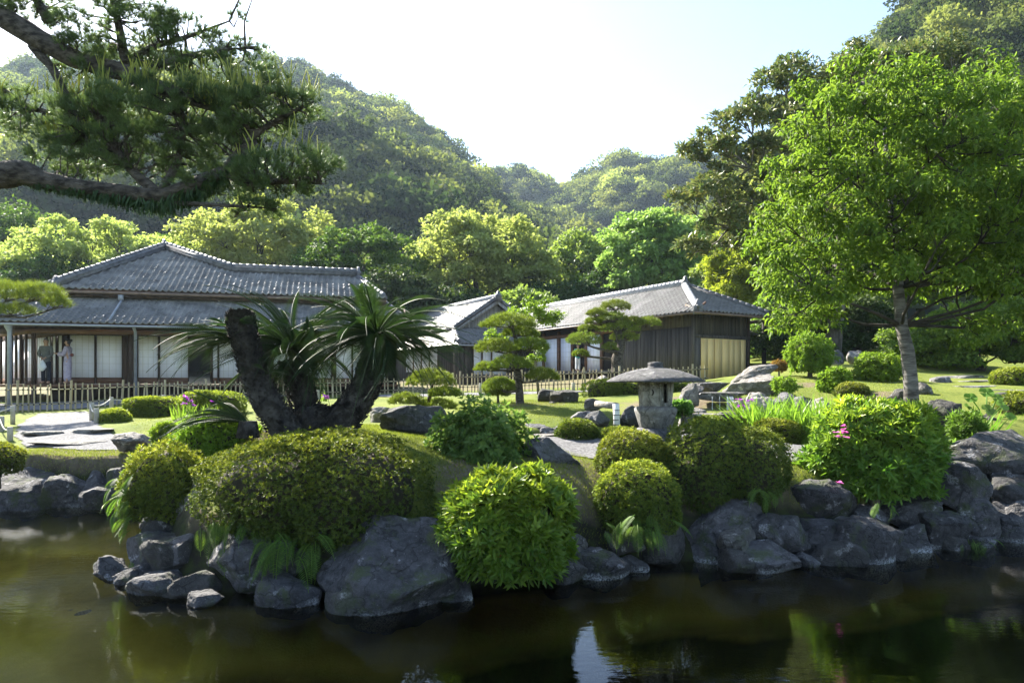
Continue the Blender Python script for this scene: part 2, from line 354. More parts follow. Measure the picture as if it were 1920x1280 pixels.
C3 += [np.array(c) for c in [(-30,45,.3),(-12,46,.3),(0,48,.8),(12,46,2.2),(25,42,3.5),(-45,20,-.6),(-40,70,1),(0,75,1.5),(40,75,6),(45,25,1),(-90,120,3),(0,130,3),(90,120,10),
  (-300,300,4),(0,400,4),(300,300,10),(-900,900,5),(900,900,5),(0,1100,5),(-200,0,0),(200,0,2),(0,2.6,-1.7),(-6,2.6,-1.7),(6,2.6,-1.7),(0,-3,-1.6),(-12,3,-1.5),(12,3,-1.5),(0,-60,-1.5),(-80,-60,-1.5),(80,-60,-1.5),(-900,-300,0),(900,-300,0)]]
C3 = np.array(C3)
def _phi(A, B): return np.sqrt(((A[:, None, :2]-B[None, :, :2])**2).sum(-1)+.04)
_n = len(C3); _K = np.zeros((_n+1, _n+1)); _K[:_n, :_n] = _phi(C3, C3)-np.eye(_n)*.15; _K[:_n, _n] = 1; _K[_n, :_n] = 1
_w = np.linalg.solve(_K, np.append(C3[:, 2], 0))
def wl(px, py): D = -WATER*F/(py-HY); return ((px-CX)/F*D, D)
POND = [(-13.5,13.6)]+[wl(*q) for q in [(60,948),(150,950),(225,950),(262,990),(232,1060),(225,1100),(330,1128),(480,1135),(600,1152),(740,1165),(850,1135),(950,1112),(1080,1098),(1280,1072),(1400,1082),(1500,1072),(1640,1066),(1750,1045),(1920,1026)]]+[(11,10.6),(16,8),(14,3.6),(0,3.3),(-14,3.6),(-16,9)]
POND = np.array(POND)
STR = np.array([((px-CX)/F*D, D) for px, D in [(985,12.4),(1040,13.4),(1120,14.2),(1200,14.6),(1290,14.6),(1360,13.8),(1430,13.0),(1540,12.4),(1640,12.4),(1800,12.6),(1800,11.5),(1640,11.5),(1500,11.5),(1400,11.7),(1280,11.9),(1130,12.0),(1040,11.9)]])
def sdf(P, poly):
    x, y = P[:, 0], P[:, 1]; d = np.full(len(P), 1e9); ins = np.zeros(len(P), bool)
    for i in range(len(poly)):
        a = poly[i]; b = poly[(i+1) % len(poly)]; e = b-a; q = P-a
        tt = np.clip((q@e)/(e@e), 0, 1); d = np.minimum(d, np.hypot(*(q-tt[:, None]*e).T))
        c = ((a[1] > y) != (b[1] > y)); xi = (b[0]-a[0])*(y-a[1])/((b[1]-a[1]) if b[1] != a[1] else 1e-9)+a[0]; ins ^= c & (x < xi)
    return np.where(ins, d, -d)
def sstep(a, b, x): t = np.clip((x-a)/(b-a), 0, 1); return t*t*(3-2*t)
def gh(P):
    P = np.asarray(P, float).reshape(-1, 2); z = np.empty(len(P))
    for i in range(0, len(P), 20000):
        q = P[i:i+20000]; z[i:i+20000] = _phi(q, C3)@_w[:_n]+_w[_n]
    z = z+.03*vnoise(np.c_[P*1.3, np.zeros(len(P))])
    d = sdf(P, POND); left = sstep(-1.8, -4.0, P[:, 0]); dm = .95-.72*left
    bed = WATER-.24-.5*(1-left)-np.clip(d*(2.6-2.0*left), 0, 1)*dm+.06*vnoise(np.c_[P*2.1, np.ones(len(P))])
    bw = np.where(P[:, 0] < -6.6, .32, .80)+.5*sstep(2.0, 3.2, P[:, 0]); t = sstep(-bw, -.10*bw/.8, d); z = z*(1-t)+bed*t; z = np.where(d > -.04, np.minimum(z, bed), z)
    d = sdf(P, STR); t = sstep(-.25, .3, d); z = z*(1-t)+np.minimum(z, STREAM-.25)*t
    return z
def gz(x, y): return float(gh([[x, y]])[0])
def hit(px, py, d0=6, d1=60):
    D = np.concatenate([np.arange(d0, 30, .06), np.arange(30, d1, .4)]); P = np.c_[(px-CX)/F*D, D]; z = (HY-py)/F*D
    k = np.argmax(z < gh(P)); return at(px, py, D[k])
ys = np.concatenate([np.linspace(-40, 2, 12)[:-1], np.arange(2, 16, .11), np.arange(16, 32, .25), np.arange(32, 60, 1.2), np.geomspace(60, 1300, 22)])
xf = np.concatenate([np.arange(0, 13, .12), np.arange(13, 30, .6), np.geomspace(30, 1300, 22)]); xs = np.concatenate([-xf[:0:-1], xf])
gx, gy = np.meshgrid(xs, ys); P2 = np.c_[gx.ravel(), gy.ravel()]; gzv = gh(P2)
nx_, ny_ = len(xs), len(ys); idx = np.arange(nx_*ny_).reshape(ny_, nx_)
gf = np.stack([idx[:-1, :-1], idx[:-1, 1:], idx[1:, 1:], idx[1:, :-1]], -1).reshape(-1, 4)
def spot(P, c, r): return np.exp(-(((P-np.array(c)[:2])/r)**2).sum(1))
dirt = 0
for c, r in [(at(1050,880,9.2),1.0),(at(975,757,16.5),.7),(at(1010,752,16.8),.8),(at(1200,960,9),1.5),(at(1400,940,9.4),1.2),(at(900,900,8.8),.8),(at(1640,745,16),.9),(at(1520,720,18.5),.6),(at(1100,870,9.6),.8),(at(560,806,10),1.2),(at(1260,750,16),1.5)]: dirt = np.maximum(dirt, spot(P2, c, r)*.75)
dirt = np.maximum(dirt, sstep(-1.1, -.5, sdf(P2, POND))*1.2); dirt = np.maximum(dirt, sstep(34, 44, P2[:, 1])*.9); dirt = np.maximum(dirt, (P2[:, 1] > 27)*(P2[:, 0] < 4)*.5)
b = MB(); b.add(np.c_[P2, gzv], gf, dirt); tag(b.build('ground', M['ground'], smooth=True), kind='structure')
def sheet(name, poly, z, mat, kind='structure', cell=.06, drape=True, off=.018):
    poly = np.array(poly); lo = poly.min(0); hi = poly.max(0); X = np.arange(lo[0]-cell, hi[0]+2*cell, cell); Y = np.arange(lo[1]-cell, hi[1]+2*cell, cell)
    A, B = np.meshgrid(X, Y); Q = np.c_[A.ravel(), B.ravel()]; id_ = np.arange(len(Q)).reshape(A.shape)
    cen = np.c_[(A[:-1, :-1]+cell/2).ravel(), (B[:-1, :-1]+cell/2).ravel()]; k = sdf(cen, poly)+.05*vnoise(np.c_[cen*5, np.zeros(len(cen))]) > 0
    f = np.stack([id_[:-1, :-1], id_[:-1, 1:], id_[1:, 1:], id_[1:, :-1]], -1).reshape(-1, 4)[k]
    u, inv = np.unique(f, return_inverse=True); Q = Q[u]
    zz = gh(Q)+off+.008*vnoise(np.c_[Q*7, np.zeros(len(Q))]) if drape else np.full(len(Q), z)
    m = MB(); m.add(np.c_[Q, zz], inv.reshape(-1, 4)); return tag(m.build(name, mat, smooth=True), kind=kind)
def pl(pts): return [hit(*q)[:2] for q in pts]
sheet('gravel_path', pl([(48,840),(28,818),(40,795),(62,782),(70,776),(165,771),(172,785),(190,806),(230,822),(280,834),(284,842),(235,846),(130,843)]), 0, M['gravel'])
sheet('gravel_path', [((px-CX)/F*D, D) for px, D in [(1000,11.6),(1130,11.75),(1280,11.6),(1400,11.4),(1560,11.2),(1660,11.2),(1660,10.5),(1540,10.25),(1400,10.35),(1250,10.5),(1120,10.35),(1020,10.7)]], 0, M['gravel'])
sheet('gravel_path', [((px-CX)/F*D, D) for px, D in [(640,25.2),(870,25.3),(1080,23.7),(1300,23),(1300,21.7),(1080,22.6),(870,23.6),(640,23.9)]], 0, M['gravel'])
sheet('gravel_path', [((px-CX)/F*D, D) for px, D in [(-40,21.9),(140,22.1),(240,23),(310,24.3),(600,26.2),(600,27.5),(300,26.4),(-40,25.5)]], 0, M['gravel'], cell=.1)
def flat(name, poly, z, mat):
    poly = list(map(tuple, poly)); ar = sum(poly[i][0]*poly[(i+1) % len(poly)][1]-poly[(i+1) % len(poly)][0]*poly[i][1] for i in range(len(poly))); poly = poly if ar > 0 else poly[::-1]
    m = MB(); m.add([(x, y, z) for x, y in poly], [tuple(range(len(poly)))]); return tag(m.build(name, mat), kind='structure')
big = np.array(POND); c0 = big.mean(0); big = np.array([(-30, 16), (-30, 2.9), (30, 2.9), (30, 16)])
flat('pond_water', big, WATER, M['water'])
c0 = STR.mean(0); flat('stream_water', c0+(STR-c0)*1.06, STREAM, M['stream'])
# grass blades on the near lawn and the banks
def grass(name, polys, n, L, label, lift=0):
    g = MB()
    for poly, cnt in polys:
        poly = np.array(poly); Q = rng.uniform(poly.min(0), poly.max(0), (cnt*2, 2)); Q = Q[sdf(Q, poly) > 0][:cnt]
        z = gh(Q); k = z > WATER+.15; Q = Q[k]; z = z[k]; m = len(Q)
        d = rng.normal(size=(m, 3))*.45; d[:, 2] = 1
        g.needles(np.c_[Q, z-.005], d, rng.uniform(.5, 1.2, m)*L, .008)
    return tag(g.build(name, M['grass']), label, 'grass', kind='stuff')
DP = lambda L: [((px-CX)/F*D, D) for px, D in L]
grass('lawn_grass', [(DP([(330,11.5),(700,12),(1000,11.4),(1120,10.3),(1300,9.6),(1200,8.7),(1000,8.2),(830,8.5),(700,9),(480,9)]), 52000), (DP([(1470,10.6),(1620,10.4),(1600,9.6),(1480,9.6)]), 4500),
  (DP([(-40,14.0),(60,14.0),(240,13.9),(300,13.2),(230,12.9),(-40,12.8)]), 14000), (DP([(840,18),(1100,19),(1110,14.5),(1000,13.5),(860,14)]), 16000),
  (DP([(1420,15),(1480,21),(1720,21),(1790,14),(1640,13)]), 16000), (DP([(190,20),(460,21),(460,14),(290,14)]), 9000)], 0, .045, 'short green and straw coloured grass over the lawn and banks')
# ================================================================== MOUNTAINS
def mountain(name, prof, D0, D1, base, seed, pw=1.0, low=0, px0=-900, px1=2900):
    pxs = np.arange(px0, px1, 14.0); ts = np.concatenate([np.linspace(0, 1, 46), [1.15, 1.4]])
    p = np.array(prof, float); top = np.interp(pxs, p[:, 0], p[:, 1])+low
    A, T = np.meshgrid(pxs, ts); TP = np.broadcast_to(top, A.shape)
    Dd = D0+(D1-D0)*T; zt = (HY-TP)/F*D1
    zz = base+(zt-base)*np.clip(T, 0, 1)**pw*(1-np.clip(T-1, 0, 1)*.8)
    X = (A-CX)/F*Dd; V = np.c_[X.ravel(), Dd.ravel(), zz.ravel()]
    n1 = fbm(np.c_[V[:, :2]/70, np.full(len(V), seed)], 3)
    env = (np.sin(np.clip(T, 0, 1)*np.pi)**.7).ravel()
    V[:, 2] += n1*env*.11*(zt.ravel()-base+10)+fbm(np.c_[V[:, :2]/16, np.full(len(V), seed+5)], 2)*2*np.clip(T, 0, 1).ravel()
    r, c = A.shape; id_ = np.arange(r*c).reshape(r, c)
    f = np.stack([id_[:-1, :-1], id_[:-1, 1:], id_[1:, 1:], id_[1:, :-1]], -1).reshape(-1, 4)
    m = MB(); m.add(V, f); o = m.build(name, M['forest_floor'], smooth=True); tag(o, kind='structure')
    return V.reshape(r, c, 3)
M['forest_floor'] = surf('forest_floor', (.02, .03, .012), (.05, .06, .022), .05, .95, 0)
MP = []
MP.append((mountain('mountain', [(-900,300),(-300,190),(0,150),(60,130),(130,116),(300,112),(420,130),(500,128),(585,130),(630,158),(690,190),(760,228),(805,262),(840,305),(900,372),(960,440),(1080,560),(1250,680),(2900,700)], 95, 340, 3, 1.3, .95, 18), 340, -300, 1150))
MP.append((mountain('mountain', [(-900,400),(600,300),(780,290),(850,296),(905,298),(950,306),(990,310),(1020,334),(1045,336),(1080,332),(1120,322),(1150,300),(1200,292),(1290,288),(1380,285),(1500,300),(1700,330),(2900,400)], 150, 520, 3, 4.1, .9, 48), 520, 760, 1560))
MP.append((mountain('mountain', [(-900,700),(1250,700),(1330,560),(1420,330),(1500,210),(1600,120),(1680,80),(1740,10),(1800,-60),(1950,-180),(2300,-330),(2900,-300)], 55, 210, 6, 8.7, .85, 62), 210, 1330, 2150))
def crown_leaves(n, up=.3):
    d = rdir(n*2); d = d[d[:, 2] > -up][:n]; return d
CROWNS = bpy.data.collections.new('crown_shapes')
def crown_shape(k):
    b = MB(); nl = 11; lob = rdir(nl); lob[:, 2] = abs(lob[:, 2])*.85; lob *= rng.uniform(.4, .9, (nl, 1)); rad = rng.uniform(.22, .45, nl)
    for q in range(nl):
        sub = crown_leaves(16, .2); n = len(sub)
        for s_ in sub:
            d = crown_leaves(9, .1); m = len(d); pos = lob[q]+s_*rad[q]*np.array([1, 1, .75])+d*.13*np.array([1, 1, .7])
            b.leaves(pos, unit(d*.5+rdir(m)*.8+np.array([0, 0, -.25])), d, rng.uniform(.07, .14, m), .085, .05)
    b.tube([(0, 0, -.9), (0, 0, .2)], [.07, .04], 5)
    me = b.mesh('crown_shape'); me.materials.append(M['forest']); o = bpy.data.objects.new('crown_shape', me); CROWNS.objects.link(o)
for k in range(6): crown_shape(k)
GN = bpy.data.node_groups.new('forest_scatter', 'GeometryNodeTree')
GN.interface.new_socket('Geometry', in_out='INPUT', socket_type='NodeSocketGeometry'); GN.interface.new_socket('Geometry', in_out='OUTPUT', socket_type='NodeSocketGeometry')
gi = GN.nodes.new('NodeGroupInput'); go = GN.nodes.new('NodeGroupOutput'); ip = GN.nodes.new('GeometryNodeInstanceOnPoints'); ci = GN.nodes.new('GeometryNodeCollectionInfo')
ci.inputs['Collection'].default_value = CROWNS; ci.inputs['Separate Children'].default_value = True; ci.inputs['Reset Children'].default_value = True
ri = GN.nodes.new('FunctionNodeRandomValue'); ri.data_type = 'INT'; ri.inputs[4].default_value = 0; ri.inputs[5].default_value = 5
rr_ = GN.nodes.new('FunctionNodeRandomValue'); rr_.data_type = 'FLOAT_VECTOR'; rr_.inputs[0].default_value = (-.15, -.15, 0); rr_.inputs[1].default_value = (.15, .15, 6.28)
na = GN.nodes.new('GeometryNodeInputNamedAttribute'); na.data_type = 'FLOAT'; na.inputs[0].default_value = 'sz'
GN.links.new(gi.outputs[0], ip.inputs['Points']); GN.links.new(ci.outputs[0], ip.inputs['Instance']); ip.inputs['Pick Instance'].default_value = True
GN.links.new(ri.outputs[2], ip.inputs['Instance Index']); GN.links.new(rr_.outputs[0], ip.inputs['Rotation']); GN.links.new(na.outputs[0], ip.inputs['Scale']); GN.links.new(ip.outputs[0], go.inputs[0])
def forest(name, Vg, D1, pxa, pxb, label, size, count, dt=.28):
    r, c, _ = Vg.shape
    n0 = count*6; T = rng.uniform(.0, 1.04, n0)*45; J = rng.uniform(0, c-1.001, n0)
    i = np.minimum(T.astype(int), r-2); j = J.astype(int); fi = (T-i)[:, None]; fj = (J-j)[:, None]
    P = Vg[i, j]*(1-fi)*(1-fj)+Vg[i+1, j]*fi*(1-fj)+Vg[i, j+1]*(1-fi)*fj+Vg[i+1, j+1]*fi*fj
    px = CX+P[:, 0]/P[:, 1]*F; py = HY-P[:, 2]/P[:, 1]*F
    k = (px > pxa) & (px < pxb) & (py < 700) & (py > -150); P = P[k]
    P = P[rng.uniform(size=len(P)) < P[:, 1]/D1][:count]; n = len(P)
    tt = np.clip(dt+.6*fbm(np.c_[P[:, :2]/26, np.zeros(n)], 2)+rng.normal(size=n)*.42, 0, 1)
    sz = size*(.5+1.15*rng.uniform(size=n)**1.6)*1.08*np.where(rng.uniform(size=n) < .12, 1.3, 1)
    P[:, 2] += sz*.35
    me = bpy.data.meshes.new(name); me.vertices.add(n); me.vertices.foreach_set('co', P.reshape(-1).astype(np.float32))
    for nm, v in (('tint', tt), ('sz', sz)):
        a = me.attributes.new(nm, 'FLOAT', 'POINT'); a.data.foreach_set('value', v.astype(np.float32))
    o = bpy.data.objects.new(name, me); COL.objects.link(o); md = o.modifiers.new('scatter', 'NODES'); md.node_group = GN
    return tag(o, label, 'forest', kind='stuff')
forest('forest', *MP[0], 'dense wood covering the steep left mountain', 5.2, 5600, .1)  # low tint: the left mountain's shade is put into its leaf colour
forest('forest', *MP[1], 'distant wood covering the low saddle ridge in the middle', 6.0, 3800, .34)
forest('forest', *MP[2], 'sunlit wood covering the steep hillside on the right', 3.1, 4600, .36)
# ================================================================== HOUSES
def frame(o, ang):
    u = np.array([math.cos(ang), math.sin(ang), 0]); v = np.array([-math.sin(ang), math.cos(ang), 0]); o = np.array(o, float)
    return lambda a, b_, z: o+u*a+v*b_+np.array([0, 0, z]), u, v
def along(px, p0, d):   # where the sight line through column px meets the plan line p0 + s d
    k = (px-CX)/F; return (k*p0[1]-p0[0])/(d[0]-k*d[1])
# --- tile mesh: S-shaped pan tile with thickness and a front lip
TW, TE = .23, .205
def tile_mesh():
    n = 7; xs_ = np.linspace(0, 1, n); h = np.array([.012, -.004, -.016, -.008, .026, .050, .016])
    L = TE*1.28; m = MB(); V = []
    for y, dz in ((0, .042), (L, .0)):
        for x, z in zip(xs_, h): V.append(((x-.5)*TW*1.03, y, (z+dz)*.9))
    for x, z in zip(xs_, h): V.append(((x-.5)*TW*1.03, 0, z-.012))
    f = [(i, i+1, n+i+1, n+i) for i in range(n-1)]+[(2*n+i, 2*n+i+1, i+1, i) for i in range(n-1)]
    m.add(V, f); return m
TMB = tile_mesh(); TM = TMB.mesh('roof_tile', smooth=False); TM.materials.append(M['tile'])
TV = np.concatenate(TMB.v); TF = np.concatenate(TMB.f)
TILES = []   # (house root, roof object, position, axes)
def inpoly(P, poly): return sdf(np.asarray(P, float), np.asarray(poly, float)) > -.02
def tiled(root, roof, O, u, s, poly, bucket):
    """tile a roof plane: O origin on the eave, u along the eave, s up the slope (unit), poly in (u,s) coordinates"""
    n = np.cross(u, s); poly = np.array(poly, float); lo = poly.min(0); hi = poly.max(0)
    for j in range(int((hi[1]-lo[1])/TE)+1):
        for i in range(int((hi[0]-lo[0])/TW)+1):
            c = np.array([lo[0]+(i+.5)*TW, lo[1]+j*TE-.04])
            if inpoly([c+np.array([0, TE*.5])], poly)[0]:
                jt = rng.normal(size=2)*.006
                bucket.append((O+u*(c[0]+jt[0])+s*(c[1]+jt[1])+n*(.03+abs(jt[0])), u, s, n, roof))
def finish_tiles(root, bucket, mat=None):
    bucket.sort(key=lambda q: q[0][1]); o0 = world_origin(root); keep = bucket[:300]; rest = bucket[300:]
    for p, u, s, n, roof in keep:
        R = Matrix(((u[0], s[0], n[0], p[0]-o0[0]), (u[1], s[1], n[1], p[1]-o0[1]), (u[2], s[2], n[2], p[2]-o0[2]), (0, 0, 0, 1)))
        obj('roof_tile', TM, roof, mat4=R)
    roofs = {}
    for q in rest: roofs.setdefault(q[4].name, []).append(q)
    for L in roofs.values():
        b = MB()
        for p, u, s, n, roof in L: b.add(TV[:, :1]*u+TV[:, 1:2]*s+TV[:, 2:]*n+p, TF)
        tag(b.build('roof_tiles', M['tile'], L[0][4]), kind='stuff')
def slab(pts, th):
    """polygon slab of thickness th below pts"""
    m = MB(); p = np.array(pts); n = len(p); q = p-np.array([0, 0, th])
    m.add(np.r_[p, q], [tuple(range(n)), tuple(range(2*n-1, n-1, -1))]+[(i, n+i, n+(i+1) % n, (i+1) % n) for i in range(n)]); return m
def ridgecap(a, b, root, name='ridge', h=.26, wd=.2, mat='ridge', beads=True, capmat=None, onigawara=(False, False)):
    a = np.array(a, float); b = np.array(b, float); m = MB(); up = np.array([0, 0, 1.])
    m.beam(a+up*h*.4, b+up*h*.4, wd, h*.8); m.beam(a+up*h*.28, b+up*h*.28, wd+.07, .03); m.beam(a+up*h*.62, b+up*h*.62, wd+.06, .03)
    r = m.build(name, M[mat], root)
    L = np.linalg.norm(b-a); k = max(2, int(L/.26)); cm = MB(); d = (b-a)/L
    for i in range(k):
        p0 = a+(b-a)*i/k; p1 = a+(b-a)*(i+1)/k-d*.02
        cm.tube([p0+up*h*.85, p0+up*h*.85+d*.001, p1+up*(h*.85)], [.085, .10, .088], 8)
    cm.build('ridge_cover_tiles', M[capmat or mat], r)
    for e, (p, sg) in zip(onigawara, ((a, -1), (b, 1))):
        if e:
            om = MB(); q = p+d*sg*.05
            sdv = unit(np.cross(d, up)); pts = [(-.2, -.12), (-.17, .12), (-.2, .22), (-.1, .27), (-.07, .40), (0, .47), (.07, .40), (.1, .27), (.2, .22), (.17, .12), (.2, -.12)]
            V = [q+sdv*x*1.0+up*z+d*sg*t for t in (-.05, .07) for x, z in pts]; n = len(pts)
            om.add(V, [tuple(range(n)), tuple(range(2*n-1, n-1, -1))]+[(i, n+i, n+(i+1) % n, (i+1) % n) for i in range(n)])
            om.tube([q+d*sg*.07+up*.2, q+d*sg*.13+up*.2], [.09, .07], 10)
            om.build('ridge_end_tile', M['ridge'], r)
    return r
def shoji(root, p0, p1, z0, z1, kick=.2, nx=4, nz=6, dark='oldwood'):
    p0 = np.array(p0, float); p1 = np.array(p1, float); d = p1-p0; L = np.linalg.norm(d[:2]); d = d/L; nrm = np.array([d[1], -d[0], 0])
    Z = np.array([0, 0, 1.])
    m = MB(); m.beam(p0+Z*((z0+kick+z1)/2), p1+Z*((z0+kick+z1)/2), .012, z1-z0-kick); o = m.build('shoji_panel', M['paper'], root)
    l = MB()
    for i in range(1, nx):
        q = p0+d*L*i/nx+nrm*.011; l.beam(q+Z*(z0+kick), q+Z*z1, .010, .010, d)
    for j in range(1, nz):
        z = z0+kick+(z1-z0-kick)*j/nz; l.beam(p0+nrm*.0135+Z*z, p1+nrm*.0135+Z*z, .012, .010)
    l.build('lattice', M['lattice'], o)
    for q in (p0+d*.012, p1-d*.012):
        f = MB(); f.beam(q+nrm*.012+Z*z0, q+nrm*.012+Z*z1, .04, .028, d); f.build('stile', M[dark], o)
    if kick: k = MB(); k.beam(p0+Z*(z0+kick/2), p1+Z*(z0+kick/2), .03, kick-.01); k.build('kick_board', M['redwood'], o)
    return o
# ---------------------------------------------------------------- main house on the left
A15 = math.radians(15); W, hu, hv = frame((-15.64, 24.5, 0), A15)
H = thing('house', 'large low house with two tiers of grey tiled roof and white paper screens, left', 'house', W(0, 2.2, -.6))
sl = .53; zf = lambda v: 3.6+sl*(v-1.82)
sv1 = unit(hv+np.array([0, 0, sl])); kk = math.sqrt(1+sl*sl)
poly = [(-1.0, 1.82), (11.2, 1.82), (10.1, 4.0), (4.9, 4.0), (1.81, 6.3)]
up_roof = slab([W(a, v, zf(v)) for a, v in poly], .10).build('roof', M['oldwood'], H); up_roof['label'] = 'upper grey tiled roof with hipped ridge'
bk = []
tiled(H, up_roof, W(0, 1.82, 3.6), hu, sv1, [(a, (v-1.82)*kk) for a, v in poly], bk)
# back and side planes close the roof
bs = MB()
for tri in ([W(-1, 1.82, 3.6), W(1.81, 6.3, zf(6.3)), W(1.81, 11, zf(6.3)), W(-1.5, 12, 3.4)], [W(11.2, 1.82, 3.6), W(11.2, 6.2, 3.6), W(10.1, 4, zf(4))], [W(10.1, 4, zf(4)), W(11.2, 6.2, 3.6), W(4.9, 6.3, 3.6), W(4.9, 4, zf(4))],
            [W(1.81, 6.3, zf(6.3)), W(4.9, 4, zf(4)), W(6.6, 6.3, 3.4), W(5.5, 12, 3.4), W(1.81, 11, zf(6.3))]):
    bs.add(np.array(tri)+np.array([0, 0, -.02]), [tuple(range(len(tri)))])
bs.build('back_roof', M['tile'], up_roof)
zc = .02
ridgecap(W(-1.0, 1.82, 3.6+zc), W(1.81, 6.3, zf(6.3)+zc), up_roof, 'hip_ridge', .36, onigawara=(True, False))
ridgecap(W(1.81, 6.3, zf(6.3)+.03), W(4.9, 4.0, zf(4)+.03), up_roof, 'hip_ridge', .34, onigawara=(True, False))
ridgecap(W(4.9, 4, zf(4)+zc), W(10.1, 4, zf(4)+zc), up_roof, 'ridge', .34, onigawara=(False, True))
ridgecap(W(1.81, 6.3, zf(6.3)+zc), W(1.81, 11, zf(6.3)+zc), up_roof, 'ridge', .34)
ridgecap(W(10.1, 4, zf(4)+zc-.1), W(11.15, 1.9, 3.6+zc-.06), up_roof, 'hip_ridge', .2)
ridgecap(W(-1.1, 1.9, 3.62), W(-4.2, 4.2, 3.15), up_roof, 'hip_ridge', .3)
g = MB(); g.beam(W(-1.05, 1.70, 3.47), W(11.2, 1.70, 3.47), .11, .10); g.build('gutter', M['copper'], up_roof)
for a in (1.2, 10.2):
    g = MB(); g.box(W(a, 1.72, 3.30), (.16, .14, .2)); g.tube([W(a, 1.72, 3.2), W(a+.02, 1.6, 3.12), W(a+.05, .1, 2.32)], .045, 8); g.build('downpipe', M['metal'], up_roof)
fz = MB(); fz.beam(W(-1, 1.95, 3.40), W(11.2, 1.95, 3.40), .05, .16); fz.build('fascia', M['oldwood'], up_roof)
# lower roof
sl2 = .50; zl = lambda v: 2.17+sl2*v; sv2 = unit(hv+np.array([0, 0, sl2])); k2 = math.sqrt(1+sl2**2)
UE = 11.7
poly2 = [(-4.5, 0), (12.2, 0), (11.1, 2.5), (-4.5, 2.5)]
lo_roof = slab([W(a, v, zl(v)) for a, v in poly2], .07).build('roof', M['oldwood'], H); lo_roof['label'] = 'lower grey tiled veranda roof'
tiled(H, lo_roof, W(0, 0, 2.17), hu, sv2, [(a, v*k2) for a, v in poly2], bk)
tl = MB(); tl.add([W(12.2, 0, 2.17), W(12.2, 5, 2.17), W(11.1, 5, 3.42), W(11.1, 2.5, 3.42)], [(0, 1, 2, 3)]); tl.build('side_roof', M['tile'], lo_roof)
ridgecap(W(12.15, .05, 2.2), W(11.1, 2.5, 3.44), lo_roof, 'hip_ridge', .2)
finish_tiles(H, bk)
wb = MB(); wb.beam(W(-4.5, 2.62, 3.2), W(11.0, 2.62, 3.2), .06, .85); wb.build('clerestory_wall', M['plaster'], H)
g = MB(); g.beam(W(-4.5, -.05, 2.08), W(12.2, -.05, 2.08), .10, .07); g.build('gutter', M['metal'], lo_roof)
for a in np.arange(-4.2, 12.1, .45):
    r = MB(); r.beam(W(a, .04, 2.09), W(a, 2.4, 3.27), .045, .06); r.build('rafter', M['oldwood'], lo_roof)
# veranda
VP, VS = 1.05, 2.35       # post line, screen line
u0 = along(63, W(0, VP, 0), hu)
deck = slab([W(u0-.25, VP-.12, 0), W(UE, VP-.12, 0), W(UE, 6, 0), W(u0-.25, 6, 0)], .10).build('veranda_floor', M['redwood'], H)
ub = MB(); ub.beam(W(u0, VS+.3, -.4), W(UE, VS+.3, -.4), .1, .75); ub.build('under_floor_shade', M['dark'], H)  # near-black sheet stands in for the shade below the veranda
for a in np.arange(u0, UE, 1.85):
    q = MB(); q.beam(W(a, VP+.02, -.75), W(a, VP+.02, -.1), .13, .13, hu); q.build('floor_post', M['oldwood'], H)
bm_ = MB(); bm_.beam(W(u0-.1, VP, 1.93), W(UE, VP, 1.93), .12, .16); bm_.build('veranda_beam', M['redwood'], H)
bm_ = MB(); bm_.beam(W(-4, VS, 1.99), W(UE, VS, 1.99), .12, .22); bm_.build('lintel', M['oldwood'], H)
bm_ = MB(); bm_.beam(W(-4, VS+.05, 2.55), W(UE, VS+.05, 2.55), .05, .9); bm_.build('upper_wall', M['oldwood'], H)
ce = MB(); ce.beam(W(-4, VS+2.2, 2.3), W(UE, VS+2.2, 2.3), 4.2, .05); ce.build('ceiling', M['oldwood'], H)
for px in (63, 245, 452, 628, 725):
    a = along(px, W(0, VP, 0), hu); q = MB(); q.beam(W(a, VP, 0), W(a, VP, 1.86), .115, .115, hu); q.build('post', M['oldwood'], H)
a = along(254, W(0, .3, 0), hu); q = MB(); q.tube([W(a, .05, 2.05), W(a, .3, 1.9), W(a, .3, -.75)], .055, 10); q.build('downpipe', M['metal'], H)
a = along(17, W(0, .12, 0), hu); q = MB(); q.tube([W(a, .05, 2.1), W(a, .06, 2.02), W(a, .16, 1.86), W(a, .16, 1.8), W(a, .16, -.8)], [.14, .13, .08, .075, .075], 10); q.build('downpipe', M['metal'], H)
P0 = W(0, VS, 0)
for x0, x1 in ((130,178.5),(180,230),(240,243),(258,297.5),(299,354),(398,409),(410,447),(448,470),(512,536),(537,585),(587,622),(627,660),(661,690),(700,728)):
    sA = along(x0, P0, hu); sB = along(x1, P0, hu); shoji(H, P0+hu*sA, P0+hu*sB, .02, 1.88, .24)
for x0, x1 in ((230,239),(125,130),(248,257),(394,398),(622,627)):
    sA = along(x0, P0, hu); sB = along(x1, P0, hu); q = MB(); q.beam(P0+hu*(sA+.01)+np.array([0, 0, .94]), P0+hu*(sB-.01)+np.array([0, 0, .94]), .11, 1.86); q.build('post', M['oldwood'], H)
q = MB(); q.beam(W(4.6, VS+.5, 1), W(UE, VS+.5, 1), .05, 2); q.build('dark_room_sheet', M['dark'], H)  # near-black sheet stands in for the unlit room behind the screens
q = MB(); q.add([W(UE, VS, -.7), W(UE, 9, -.7), W(UE, 9, 2.6), W(UE, VS, 2.6)], [(0, 1, 2, 3)]); q.build('end_wall', M['darkwood'], H)
